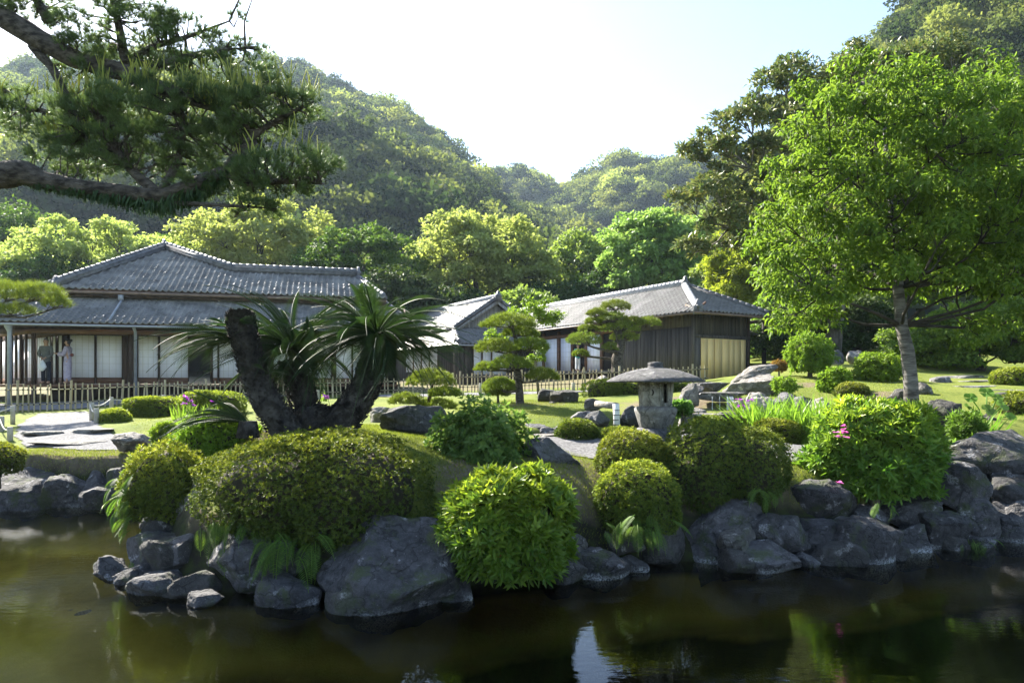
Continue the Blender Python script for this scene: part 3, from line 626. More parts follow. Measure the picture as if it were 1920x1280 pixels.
# oblique left wing of the veranda
od = unit(np.array([-.80, .60, 0])); Q0 = W(u0, VP, 0); Z = np.array([0, 0, 1.])
q = MB(); q.beam(Q0+Z*1.93, Q0+od*6+Z*1.93, .12, .16); q.build('veranda_beam', M['redwood'], H)
deck2 = slab([Q0-od*.1+np.array([0, -.1, -.006]), Q0+od*7+np.array([-.2, -.3, -.006]), Q0+od*7+np.array([1, 3, -.006]), W(u0+.8, VS, -.006)], .1).build('veranda_floor', M['redwood'], H)
for px in (49, 39, 30, 22, 12, 2):
    s = along(px, Q0, od); q = MB(); q.beam(Q0+od*s, Q0+od*s+Z*1.86, .07, .09, od); q.build('post', M['oldwood'], H)
I0 = P0+hu*along(125, P0, hu)
for x0, x1 in ((110,118),(99,106),(90,96),(70,88),(45,66),(24,43),(2,22)):
    sA = along(x1, I0, od); sB = along(x0, I0, od); shoji(H, I0+od*sB, I0+od*sA, .02, 1.88, .24)
q = MB(); q.beam(I0+Z*2.0, I0+od*7+Z*2.0, .14, .24); q.build('lintel', M['oldwood'], H); q = MB(); q.beam(I0+od*.2+np.array([.2, .4, 1]), I0+od*7+np.array([.2, .4, 1]), .05, 2); q.build('wing_wall', M['oldwood'], H)
# ---------------------------------------------------------------- board-walled house on the right
aR = math.radians(31.5); ru = np.array([-math.sin(aR), math.cos(aR), 0]); rw = np.array([math.cos(aR), math.sin(aR), 0]); R0 = np.array([7.25, 27, 0]); ZE = 2.86; WW = 4.3; RL = 19.0
Rp = lambda s, t, z: R0+ru*s+rw*t+np.array([0, 0, z])
HR = thing('house', 'long house with dark board walls, hipped tiled roof and a pale new cedar door, right', 'house', Rp(.9, .6, .1))
hr = 1.43; hw = WW/2; te = 2.85
s1 = unit(rw+np.array([0, 0, hr/hw])); k1 = math.sqrt(1+(hr/hw)**2); s2 = unit(ru+np.array([0, 0, hr/te])); k3 = math.sqrt(1+(hr/te)**2)
front = [(0, 0), (te, hw), (RL, hw), (RL, 0)]
rr = slab([Rp(a, b_, ZE+hr*b_/hw) for a, b_ in front], .09).build('roof', M['oldwood'], HR)
bk = []; tiled(HR, rr, Rp(0, 0, ZE), -ru, s1, [(-a, b_*k1) for a, b_ in front], bk)
hip = [(0, 0), (hw, te), (WW, 0)]
slab([Rp(b_, a, ZE+hr*b_/te) for a, b_ in hip], .09).build('hip_deck', M['oldwood'], rr)
tiled(HR, rr, Rp(0, 0, ZE), rw, s2, [(a, b_*k3) for a, b_ in hip], bk); finish_tiles(HR, bk)
bb = MB(); bb.add([Rp(0, WW, ZE), Rp(te, hw, ZE+hr), Rp(RL, hw, ZE+hr), Rp(RL, WW, ZE)], [(0, 1, 2, 3)]); bb.build('back_roof', M['tile'], rr)
ridgecap(Rp(te, hw, ZE+hr), Rp(RL, hw, ZE+hr), rr, 'ridge', .27, mat='ridge_light', onigawara=(True, False))
ridgecap(Rp(.1, .08, ZE+.03), Rp(te, hw, ZE+hr), rr, 'hip_ridge', .2, mat='ridge_light', onigawara=(True, False))
ridgecap(Rp(.05, WW-.05, ZE+.02), Rp(te, hw, ZE+hr), rr, 'hip_ridge', .16, mat='ridge')
g = MB(); g.beam(Rp(-.06, -.06, ZE-.06), Rp(RL, -.06, ZE-.06), .09, .07); g.build('gutter', M['copper'], rr)
g = MB(); g.beam(Rp(-.06, -.1, ZE-.08), Rp(-.06, WW+.15, ZE-.08), .10, .08); g.build('gutter', M['copper'], rr)
for a in np.arange(.4, RL, .55):
    r = MB(); r.beam(Rp(a, .03, ZE-.10), Rp(a, .85, ZE+.42), .05, .07); r.build('rafter', M['redwood'], rr)
for a in np.arange(.3, WW, .55):
    r = MB(); r.beam(Rp(.03, a, ZE-.10), Rp(.95, a, ZE+.33), .05, .07); r.build('rafter', M['redwood'], rr)
wt, ws = .62, .85         # wall insets
ztop = ZE+.28
def boards(p0, p1, z0, z1, wd, mat, name, root, proud=.0):
    p0 = np.array(p0, float); p1 = np.array(p1, float); L = np.linalg.norm(p1-p0); d = (p1-p0)/L; n = max(1, int(round(L/wd))); nr = np.array([d[1], -d[0], 0])
    for i in range(n):
        a = p0+d*(L*i/n+.004); b_ = p0+d*(L*(i+1)/n-.004); off = nr*(proud+rng.uniform(-.006, .006)); h0 = z0+rng.uniform(0, .01)
        q = MB(); q.beam(a+off+Z*(h0+z1)/2, b_+off+Z*(h0+z1)/2, .03, z1-h0); q.build(name, M[mat], root)
sdk = along(1163, Rp(0, wt, 0), ru)
bw = MB(); bw.beam(Rp(ws, wt+.04, 1.4), Rp(RL, wt+.04, 1.4), .04, 3.4); bw.build('dark_room_sheet', M['dark'], HR); bw = MB(); bw.beam(Rp(ws+.04, wt+.06, 1.4), Rp(ws+.04, WW-.45, 1.4), .04, 3.4); bw.build('dark_room_sheet', M['dark'], HR)  # near-black sheets stand in for the dark inside boards and doorway
boards(Rp(sdk, wt, 0), Rp(ws, wt, 0), -.1, 2.32, .24, 'darkwood', 'wall_board', HR)
boards(Rp(sdk, wt, 0), Rp(ws, wt, 0), 2.34, ztop, .28, 'darkwood', 'wall_board', HR, -.02)
boards(Rp(ws, wt, 0), Rp(ws, WW-.42, 0), 2.02, ztop, .26, 'darkwood', 'wall_board', HR)
q = MB(); q.beam(Rp(ws-.02, wt+.1, 1.95), Rp(ws-.02, WW-.42, 1.95), .09, .13); q.build('door_lintel', M['darkwood'], HR)
q = MB(); q.beam(Rp(ws, wt, -.1), Rp(ws, wt, ztop), .12, .12, ru); q.build('corner_post', M['darkwood'], HR)
q = MB(); q.beam(Rp(ws, WW-.40, -.1), Rp(ws, WW-.40, ztop), .12, .12, ru); q.build('corner_post', M['oldwood'], HR)
P1 = Rp(ws, 0, 0)
door = MB(); a0 = along(1313, P1, rw); a1 = along(1396, P1, rw); door.beam(P1+rw*a0+Z*1.04, P1+rw*a1+Z*1.04, .02, 1.66); dr = door.build('door', M['yellowwood'], HR); dr['label'] = 'pale new cedar board sliding door'
xsb = [1313, 1326, 1338, 1352, 1365.5, 1375, 1387, 1396]
for x0, x1 in zip(xsb, xsb[1:]):
    q = MB(); c0, c1 = along(x0, P1, rw)+.005, along(x1, P1, rw)-.005; off = -ru*(.025 if x0 < 1337 else .055)
    q.beam(P1+rw*c0+off+Z*1.04, P1+rw*c1+off+Z*1.04, .03, 1.68); q.build('door_board', M['yellowwood'], dr)
q = MB(); q.beam(Rp(ws-.05, wt+.1, .13), Rp(ws-.05, WW-.42, .13), .14, .12); q.build('door_sill', M['oldwood'], HR)
q = MB(); q.beam(Rp(ws-.02, wt+.06, 1.05), P1+rw*(a0-.02)+Z*1.05-ru*.02, .05, 1.7); q.build('door_jamb', M['darkwood'], HR)
# screens on the long side
PW = Rp(0, wt, 0)
for x0, x1 in ((1102,1128),(1052.5,1073),(1023,1047),(988,999),(1001,1020)):
    sA = along(x1, PW, ru); sB = along(x0, PW, ru); shoji(HR, PW+ru*sB-rw*.05, PW+ru*sA-rw*.05, .66, 2.36, 0, 4, 7, 'redwood')
for px in (1130, 1101, 1075, 1049.5, 1021, 1163):
    s = along(px, PW, ru); q = MB(); q.beam(PW+ru*s-rw*.06+Z*.0, PW+ru*s-rw*.06+Z*2.7, .13, .12, ru); q.build('post', M['redwood'], HR)
q = MB(); q.beam(PW+ru*sdk-rw*.07+Z*2.46, PW+ru*RL-rw*.07+Z*2.46, .10, .16); q.build('lintel', M['redwood'], HR)
q = MB(); q.beam(PW+ru*sdk-rw*.25+Z*.58, PW+ru*RL-rw*.25+Z*.58, .7, .10); q.build('veranda_floor', M['redwood'], HR)
q = MB(); q.beam(PW+ru*sdk-rw*.57+Z*.56, PW+ru*RL-rw*.57+Z*.56, .06, .14); q.build('veranda_edge', M['greywood'], HR)
for s in np.arange(sdk, RL, 1.4):
    q = MB(); q.beam(PW+ru*s-rw*.5+Z*-.3, PW+ru*s-rw*.5+Z*.5, .1, .1, ru); q.build('floor_post', M['oldwood'], HR)
# lean-to porch posts on the right end
LP = thing('porch', 'dark lean-to porch on posts at the right end of the board-walled house', 'porch', Rp(2.4, WW+.7, .1))
for s, t in ((.7, WW+.45), (2.8, WW+.45), (4.6, WW+.4)):
    q = MB(); q.tube([Rp(s, t, -.1), Rp(s, t, ZE-.15)], .09, 10); q.build('post', M['dark'], LP)
q = MB(); q.beam(Rp(.3, WW+.45, ZE-.12), Rp(5, WW+.45, ZE-.12), .1, .14); q.build('beam', M['oldwood'], LP)
q = MB(); q.beam(Rp(2.5, WW+.15, ZE-.55), Rp(2.5, WW+1.1, ZE-.75), 2.6, .05); q.build('roof', M['tile'], LP)
# ---------------------------------------------------------------- gabled link wing
A = np.array([-.935, 38, 0]); Gp = lambda s, t, z: A+ru*s+rw*t+np.array([0, 0, z])
HG = thing('house', 'middle wing with a grey boarded gable and tiled skirt roof between the two houses', 'house', Gp(0, 0, 0))
za, hg, zg = 4.62, 2.6, 2.9; s1 = unit(rw*1+np.array([0, 0, (za-zg)/hg])); kg = math.sqrt(1+((za-zg)/hg)**2)
lf = [(-.25, 0), (14, 0), (14, hg), (-.25, hg)]
gr = slab([Gp(a, -hg+b_, zg+(za-zg)*b_/hg) for a, b_ in lf], .09).build('roof', M['oldwood'], HG)
bk = []; tiled(HG, gr, Gp(0, -hg, zg), -ru, s1, [(-a, b_*kg) for a, b_ in lf], bk)
bb = MB(); bb.add([Gp(-.25, 0, za), Gp(14, 0, za), Gp(14, hg, zg), Gp(-.25, hg, zg)], [(0, 1, 2, 3)]); bb.build('back_roof', M['tile'], gr)
ridgecap(Gp(-.3, 0, za), Gp(14, 0, za), gr, 'ridge', .25, mat='ridge_light', onigawara=(True, False))
for t in (-1, 1):
    ridgecap(Gp(-.2, t*hg, zg+.02), Gp(-.2, t*.05, za), gr, 'verge', .13, wd=.16, mat='ridge')
    q = MB(); q.beam(Gp(-.27, t*hg, zg-.14), Gp(-.27, t*.02, za-.16), .05, .16); q.build('barge_board', M['greywood'], gr)
for i in range(20):
    t0 = -hg+.15+i*(2*hg-.3)/20; t1 = t0+(2*hg-.3)/20-.01; tm = (t0+t1)/2; zt = zg+(za-zg)*(1-abs(tm)/hg)-.1
    if zt > zg-.6: q = MB(); q.beam(Gp(.12, t0, (zg-.75+zt)/2), Gp(.12, t1, (zg-.75+zt)/2), .03, zt-zg+.75); q.build('gable_board', M['greywood'], HG)
# skirt roof under the gable
sk = 2.0; zs0 = 2.02; zs1 = 3.0; s3 = unit(ru+np.array([0, 0, (zs1-zs0)/sk])); k3 = math.sqrt(1+((zs1-zs0)/sk)**2)
skp = [(-hg-.6, 0), (hg+1.6, 0), (hg+1.6, sk), (-hg+.1, sk)]
skr = slab([Gp(-sk+.1+b_, a, zs0+(zs1-zs0)*b_/sk) for a, b_ in skp], .08).build('roof', M['oldwood'], HG); skr['label'] = 'small tiled skirt roof below the gable'
tiled(HG, skr, Gp(-sk+.1, 0, zs0), rw, s3, [(a, b_*k3) for a, b_ in skp], bk)
tl = MB(); tl.add([Gp(-sk+.1, -hg-.6, zs0), Gp(.1, -hg+.1, zs1), Gp(14, -hg+.1, zs1-.4), Gp(14, -hg-.9, zs0)], [(0, 1, 2, 3)]); tl.build('side_roof', M['tile'], skr)
ridgecap(Gp(-sk+.15, -hg-.55, zs0+.02), Gp(.1, -hg+.1, zs1), skr, 'hip_ridge', .14)
finish_tiles(HG, bk)
g = MB(); g.beam(Gp(-sk+.02, -hg-.65, zs0-.06), Gp(-sk+.02, hg+1.6, zs0-.06), .09, .07); g.build('gutter', M['metal'], skr)
PG = Gp(-sk+.75, 0, 0)
def gx(px): return along(px, PG, rw)
boards(PG+rw*gx(851), PG+rw*gx(886), -.2, 2.3, .22, 'darkwood', 'wall_board', HG)
shoji(HG, PG+rw*gx(887), PG+rw*gx(903), .5, 2.0, 0, 3, 6, 'redwood'); shoji(HG, PG+rw*gx(904), PG+rw*gx(921), .5, 2.0, 0, 3, 6, 'redwood'); shoji(HG, PG+rw*gx(922), PG+rw*gx(950), .5, 2.0, 0, 3, 6, 'redwood')
boards(PG+rw*gx(951), PG+rw*gx(1000), -.2, 2.3, .3, 'darkwood', 'wall_board', HG)
q = MB(); q.beam(PG+rw*gx(886)+Z*2.15, PG+rw*gx(951)+Z*2.15, .06, .3); q.build('lintel', M['oldwood'], HG); q = MB(); q.beam(PG+rw*gx(886)+Z*.1, PG+rw*gx(951)+Z*.1, .06, .75); q.build('sill_board', M['oldwood'], HG)
q = MB(); q.beam(Gp(-1, -hg+.1, 1.1), Gp(14, -hg+.1, 1.1), .06, 2.6); q.build('side_wall', M['darkwood'], HG)

# ================================================================== HAZE
hm = bpy.data.materials.new('haze_air'); hm.use_nodes = True; ht = hm.node_tree; ht.nodes.remove(ht.nodes['Principled BSDF'])
pvn = ht.nodes.new('ShaderNodeVolumePrincipled'); pvn.inputs['Color'].default_value = (.62, .79, 1, 1); pvn.inputs['Density'].default_value = .0002; pvn.inputs['Anisotropy'].default_value = .25
ht.links.new(pvn.outputs[0], ht.nodes['Material Output'].inputs['Volume'])
hz = MB(); hz.box((0, 600, 96.7), (2700, 1500, 202.6)); tag(hz.build('haze', hm), 'thin bluish haze hanging over the valley', 'haze', kind='stuff')
S.cycles.volume_bounces = 0

PS = Gp(0, -hg+.06, 0)
for x0, x1 in ((762,776),(777,791),(792,806),(807,822)):
    sA = along(x1, PS, ru); sB = along(x0, PS, ru); shoji(HG, PS+ru*sB-rw*.03, PS+ru*sA-rw*.03, .72, 1.95, 0, 3, 6, 'redwood')
# ================================================================== ROCKS
def ico(n):
    bm = bmesh.new(); bmesh.ops.create_icosphere(bm, subdivisions=n, radius=1); V = np.array([v.co for v in bm.verts]); Fc = np.array([[v.index for v in f.verts] for f in bm.faces]); bm.free(); return V, Fc
ICO = {k: ico(k) for k in (3, 4, 5)}
def rock(name, label, x0, y0, x1, y1, D, mat='rock', tilt=0, flat=.0, seed=None, depth=.8, lev=None, sharp=1.0, sink=.22, group=None, cat='rock'):
    if mat == 'rock_shore': ex_ = (x1-x0)*(.045 if x0 > 1270 else .06); x0 -= ex_; x1 += ex_; y0 -= (y1-y0)*.05
    w_ = (x1-x0)/F*D; h = (y1-y0)/F*D; sd_ = seed if seed is not None else int(x0*7+y0*3); r = np.random.default_rng(sd_ & 0x7fffffff)
    V, Fc = ICO[lev or (5 if w_*F/D > 50 else 4)]; p = V.copy()
    if mat == 'rock_shore' and x0 > 1270: p = np.sign(p)*np.abs(p)**.5*.9
    for k in range(int(15*sharp)):
        n = unit(r.normal(size=3)*np.array([1, 1, .9])); d = r.uniform(.5, .8); q = p@n-d; p = p-np.clip(q, 0, None)[:, None]*n*.93
    n1 = fbm(p*1.7+sd_*.37, 3); n2 = fbm(p*6+sd_*.11, 3)
    p = p*(1+.09*n1+.045*n2)[:, None]
    if flat: p[:, 2] = np.where(p[:, 2] > flat, flat+(p[:, 2]-flat)*.15, p[:, 2])
    p = (p-p.min(0))/(p.max(0)-p.min(0)); p[:, :2] -= .5
    c, s_ = math.cos(math.radians(tilt)), math.sin(math.radians(tilt))
    hh = h*(1+sink); p = p*np.array([w_, w_*depth, hh])
    if tilt:
        q = p-np.array([0, 0, hh/2]); q = np.c_[q[:, 0]*c+q[:, 2]*s_, q[:, 1], -q[:, 0]*s_+q[:, 2]*c]
        ex = q.max(0)-q.min(0); q *= np.array([w_/ex[0], 1, hh/ex[2]]); p = q-np.array([(q[:, 0].max()+q[:, 0].min())/2, 0, q[:, 2].min()])
    base = at((x0+x1)/2, y1, D)+np.array([0, w_*depth*.25, -h*sink])
    m = MB(); m.add(p+base, Fc); return tag(m.build(name, M[mat], smooth=True, loc=base), label, cat, group)
RS = 'rock_shore'
for a in [
 ('broad grey boulder at the waterline under the widest clipped bush', 590,985,852,1165,7.1,RS,0),
 ('mossy boulder behind the hanging ferns, left of the broad grey boulder', 328,985,600,1118,7.8,RS,0),
 ('tilted flat slab leaning left over the water', 228,1003,342,1078,8.3,RS,26,.2),
 ('dark rounded stone resting behind the tilted slab', 268,972,350,1035,8.7,'rock_dark',0),
 ('pale pointed rock standing in the water below the tilted slab', 220,1078,332,1130,7.6,RS,0),
 ('leftmost low rock breaking the water', 162,1046,240,1088,8.2,RS,0),
 ('small wedge rock between the leftmost rock and the tilted slab', 205,1062,290,1102,8.0,RS,-12),
 ('small pale rock in the water under the mossy boulder', 350,1113,410,1140,7.2,RS,0),
 ('small white-edged rock below the fern fronds', 468,1102,545,1140,7.25,RS,0),
 ('pale upright stone between the two left bushes', 316,905,372,1000,8.8,'rock_light',8),
 ('dark rock at the waterline right of the large-leaved bush', 1060,1035,1182,1105,8.2,RS,0),
 ('dark rock in the shade below the small domed bush', 1178,960,1300,1075,8.9,'rock_dark',0),
 ('mossy dark rock below the double clipped bush', 1280,945,1440,1080,9.0,RS,0),
 ('white-footed low rock in the water at the right shore', 1365,1022,1497,1083,8.5,RS,0),
 ('squat grey rock beside the pointed wall stone', 1478,982,1585,1068,9.05,RS,0),
 ('large five-sided dark stone in the right shore wall', 1548,972,1692,1070,9.0,RS,14),
 ('smooth grey stone capping the wall beside the lawn gap', 1488,903,1615,983,9.5,RS,0),
 ('small stone wedged below the large azalea', 1606,950,1670,992,9.5,RS,20),
 ('low dark stone right under the pink-flowered azalea', 1660,935,1770,990,9.9,RS,-8),
 ('blocky stone left of a joint in the right shore wall', 1672,985,1768,1054,9.55,RS,-6),
 ('flat-faced stone right of a joint in the right shore wall', 1732,962,1822,1030,9.7,RS,-12),
 ('rounded stone near the right end of the shore wall', 1803,938,1880,1008,9.9,RS,0),
 ('mossy low stone at the waterline near the right edge', 1780,998,1885,1052,9.9,RS,0),
 ('dark stone under the huge right boulder', 1755,868,1860,945,10.1,RS,0),
 ('huge smooth grey boulder at the right edge', 1795,815,1990,905,10.7,RS,-8),  # dark shore stone colour stands in for the shade on this boulder
 ('stone cut by the right picture edge, below the huge boulder', 1870,888,1970,942,10.35,RS,0),
 ('lowest stone cut by the right picture edge', 1868,942,1990,1030,10.1,RS,0),
 ('first dark rock of the left bank, at the picture edge', -40,885,92,962,12.8,RS,0),
 ('second rock of the left bank, rounded and dark', 80,893,156,958,12.9,RS,0),
 ('pale square rock high in the left bank', 146,884,204,925,13.1,RS,0),
 ('lower rock of the left bank next to the reddish bush', 140,915,232,957,12.7,RS,0),
 ('end rock of the left bank beside the path', 195,880,262,940,12.9,RS,0),
 ('blue-grey wedge-shaped boulder on the lawn right of the cycad', 712,758,842,818,11.0,'rock',0),
 ('pale low stone behind the wedge-shaped boulder', 690,762,745,790,13.2,'rock_light',0),
 ('rough brown-grey boulder beside the hydrangea', 972,820,1092,888,9.7,'rock',6),
 ('dark rock left half of the pair by the garden pine', 1008,728,1052,755,17.6,'rock_dark',0),
 ('dark rock right half of the pair by the garden pine', 1030,730,1086,760,17.2,'rock_dark',0),
 ('small stone in front of the dark rock pair', 1026,752,1042,764,16.8,'rock_dark',0),
 ('stream edge stone left of the round shrub', 984,794,1030,812,13.3,'rock',0),
 ('second stream edge stone by the round shrub', 1012,800,1048,820,12.9,'rock',0),
 ('third small stream edge stone by the round shrub', 1036,798,1058,814,13.2,'rock',0),
 ('low flat stone lying in the stream by the round shrub', 1000,814,1052,826,12.5,'rock_light',0,.3),
 ('pale rock on the bank left of the bent pipe', 1070,770,1112,796,14.0,'rock',0),
 ('rock under the bent pipe', 1098,768,1146,796,13.6,'rock',0),
 ('rock above the bent pipe on the bank', 1095,746,1132,772,14.8,'rock_dark',15),
 ('shaded rock right of the bent pipe', 1160,760,1216,800,14.2,'rock_dark',0),
 ('big block left of the waterfall', 1274,718,1314,757,15.2,'rock_light',0),
 ('stone between the lantern and the waterfall block', 1252,748,1285,770,15.0,'rock_dark',0),
 ('small stone on top of the waterfall', 1298,722,1322,740,15.6,'rock',0),
 ('flat stone behind the waterfall lip', 1306,716,1372,735,16.6,'rock',0,.2),
 ('overhanging flat slab at the lip of the waterfall', 1305,735,1402,750,15.3,'rock',0,.1),
 ('dark rock behind the falling water', 1300,745,1410,775,16.2,'rock_dark',0),
 ('shelf stone in the upper pool', 1290,764,1330,782,14.4,'rock_light',0),
 ('low round pale slab at the foot of the waterfall', 1276,775,1372,806,13.6,'rock_light',0,.45),
 ('dark stone beside the round pale slab', 1345,772,1402,800,13.8,'rock_dark',0),
 ('long sloping rock up to the cedar door', 1374,682,1462,722,18.6,'rock_light',-28),
 ('long sloping rock below the cedar door', 1362,700,1458,752,17.2,'rock_light',-26),
 ('pale rock right of the falling water', 1372,745,1412,782,14.7,'rock_light',-10),
 ('leaning pink-grey rock behind the purple irises', 1394,735,1458,788,14.4,'rock_light',-30),
 ('rock behind the top of the iris clump', 1452,735,1502,765,15.0,'rock',0),
 ('rock right of the iris clump', 1492,742,1540,775,14.6,'rock',8),
 ('narrow upright rock behind the iris clump', 1520,744,1556,785,14.2,'rock_light',20),
 ('left half of the big pale rock by the azalea', 1535,752,1588,802,13.5,'rock_light',-20),
 ('big rounded pale rock behind the azalea', 1560,745,1652,805,13.6,'rock_light',0),
 ('small dark rock left of the cherry trunk', 1672,728,1706,750,15.4,'rock_dark',-20),
 ('dark rock right of the cherry trunk on the lawn', 1716,716,1752,742,15.8,'rock_dark',0),
 ('dark shaded boulder right of the cherry trunk', 1732,748,1812,812,12.6,'rock_dark',0),
 ('dark boulder under the butterbur leaves', 1800,775,1900,825,12.8,'rock_dark',0),
 ('brown rock above the butterbur leaves', 1862,735,1900,755,15.6,'rock_dark',0),
 ('left rock at the top of the garden steps', 1553,654,1588,684,25,'rock',0),
 ('right rock at the top of the garden steps', 1592,656,1626,684,25,'rock_light',0),
 ('pale rock above the lawn behind the cherry', 1655,688,1722,712,21,'rock_light',0),
 ('rock beside the upper stone step', 1750,705,1790,725,18.8,'rock',0),
 ('rock at the far end of the stone steps', 1880,700,1935,718,19.5,'rock',0),
 ('rounded stone beside the garden path steps', 203,810,276,842,13.4,'rock_light',0),
 ('reddish rock behind the bamboo fence under the clipped pine', 1115,703,1140,722,26,'rock_light',0),
]:
    if 'broad grey boulder at' in a[0]: a = (a[0], 592, 990, 845, 1166, 7.1, RS, 6)
    kw = dict(zip(('label','x0','y0','x1','y1','D','mat','tilt','flat'), a)); rock('rock', **kw)
for i, (l, x0, y0, x1, y1, D) in enumerate([('upper flat stone step on the right slope',1768,703,1850,714,20),('middle flat stone step on the right slope',1800,712,1880,723,18.8),('long lower flat stone step on the right slope',1800,722,1915,734,17.5),('lowest flat stone step at the right picture edge',1845,730,1960,742,16.6),
  ('flat stone slab edging the gravel path, left',32,808,118,818,15.4),('flat stone slab edging the gravel path, right',118,803,214,814,15.6),('narrow stone tread across the gravel path',48,828,190,834,14.3)]):
    rock('stepping_stone', l, x0, y0, x1, y1, D, 'stepstone', flat=.15, depth=.5, sink=.5, lev=4, group='flat stone steps', cat='step')
# stones packed along the pond bank between the big ones
for i in range(len(POND)-1):
    a, b_ = POND[i], POND[i+1]; L = np.linalg.norm(b_-a)
    if min(a[1], b_[1]) < 6.4 or i < 1: continue
    for k in range(int(L/.5)):
        for row in range(2):
            if rng.uniform() < (.45 if CX+a[0]/a[1]*F > 1250 else .2): continue
            f_ = (k+rng.uniform(.0, 1))/max(1, int(L/.5)); pxy = a+(b_-a)*f_; nn_ = np.array([-(b_-a)[1], (b_-a)[0]])/L; 
            if sdf((pxy+nn_*.2)[None], POND)[0] > 0: nn_ = -nn_
            r_ = rng.uniform(.14, .34); c = np.array([*(pxy+nn_*(.34+row*.24+rng.uniform(-.08, .08))), WATER+.05+row*.27]); V, Fc = ICO[4]; p = V.copy()
            for _ in range(9):
                n_ = rdir(1)[0]; p = p-np.clip(p@n_-rng.uniform(.5, .85), 0, None)[:, None]*n_*.93
            p = p*(1+.12*fbm(p*2+i+k*1.7+row*.7, 3))[:, None]*np.array([r_*1.25, r_, r_*rng.uniform(.7, 1)]); m = MB(); m.add(p+c, Fc)
            tag(m.build('bank_stone', M['rock_shore' if rng.uniform() < .4 else 'rock_dark'], smooth=True, loc=c), 'small dark stone in the '+('waterline row, ' if row == 0 else 'upper bank row, ')+['left bank by the path', 'left tip of the island', 'below the widest clipped bush', 'below the large-leaved bush', 'below the domed bushes', 'right shore wall'][int(np.searchsorted([215, 340, 800, 1070, 1480], CX+c[0]/c[1]*F))], 'rock', 'small stones packed along the pond bank')
BS = {}
for o in COL.objects:
    if o.get('category') == 'rock' and o.name.startswith('bank_stone'): BS.setdefault(o['label'], []).append(o)
ORD = 'first second third fourth fifth sixth seventh eighth ninth tenth eleventh twelfth thirteenth fourteenth fifteenth sixteenth seventeenth eighteenth nineteenth twentieth'.split()
for l, L_ in BS.items():
    L_.sort(key=lambda o: o.location.x/o.location.y)
    for i, o in enumerate(L_):
        if len(L_) > 1: o['label'] = l.replace('small dark stone in the ', 'dark bank stone, ')+', '+ORD[min(i, 19)]+' from left'
# submerged stones
for i, (x, y, D) in enumerate([(250,1120,8.3),(390,1175,7.9),(180,1150,8.0)]):
    p = at(x, HY-WATER*F/D*-1, D) if False else np.array([(x-CX)/F*D, D, -2.75])
    V, Fc = ICO[4]; r = rdir(1)[0]; q = V*(1+.18*fbm(V*1.6+i*3.1, 3))[:, None]*np.array([.42, .32, .2]); m = MB(); m.add(q+p, Fc)
    tag(m.build('rock', M['rock'], smooth=True, loc=p), ['olive rock under the water just left of the pale pointed rock','olive rock under the water below the pale pointed rock','olive rock under the water in the sunlit shallows','olive rock under the water in front of the broad grey boulder','nearest olive rock under the water, bottom centre','leftmost olive rock under the sunlit water'][i], 'rock', 'rocks under the water')
cl = rock('cliff', 'pale bare rock scar on the left mountain', 740, 262, 763, 352, 243, 'rock_light', depth=5, cat='cliff')
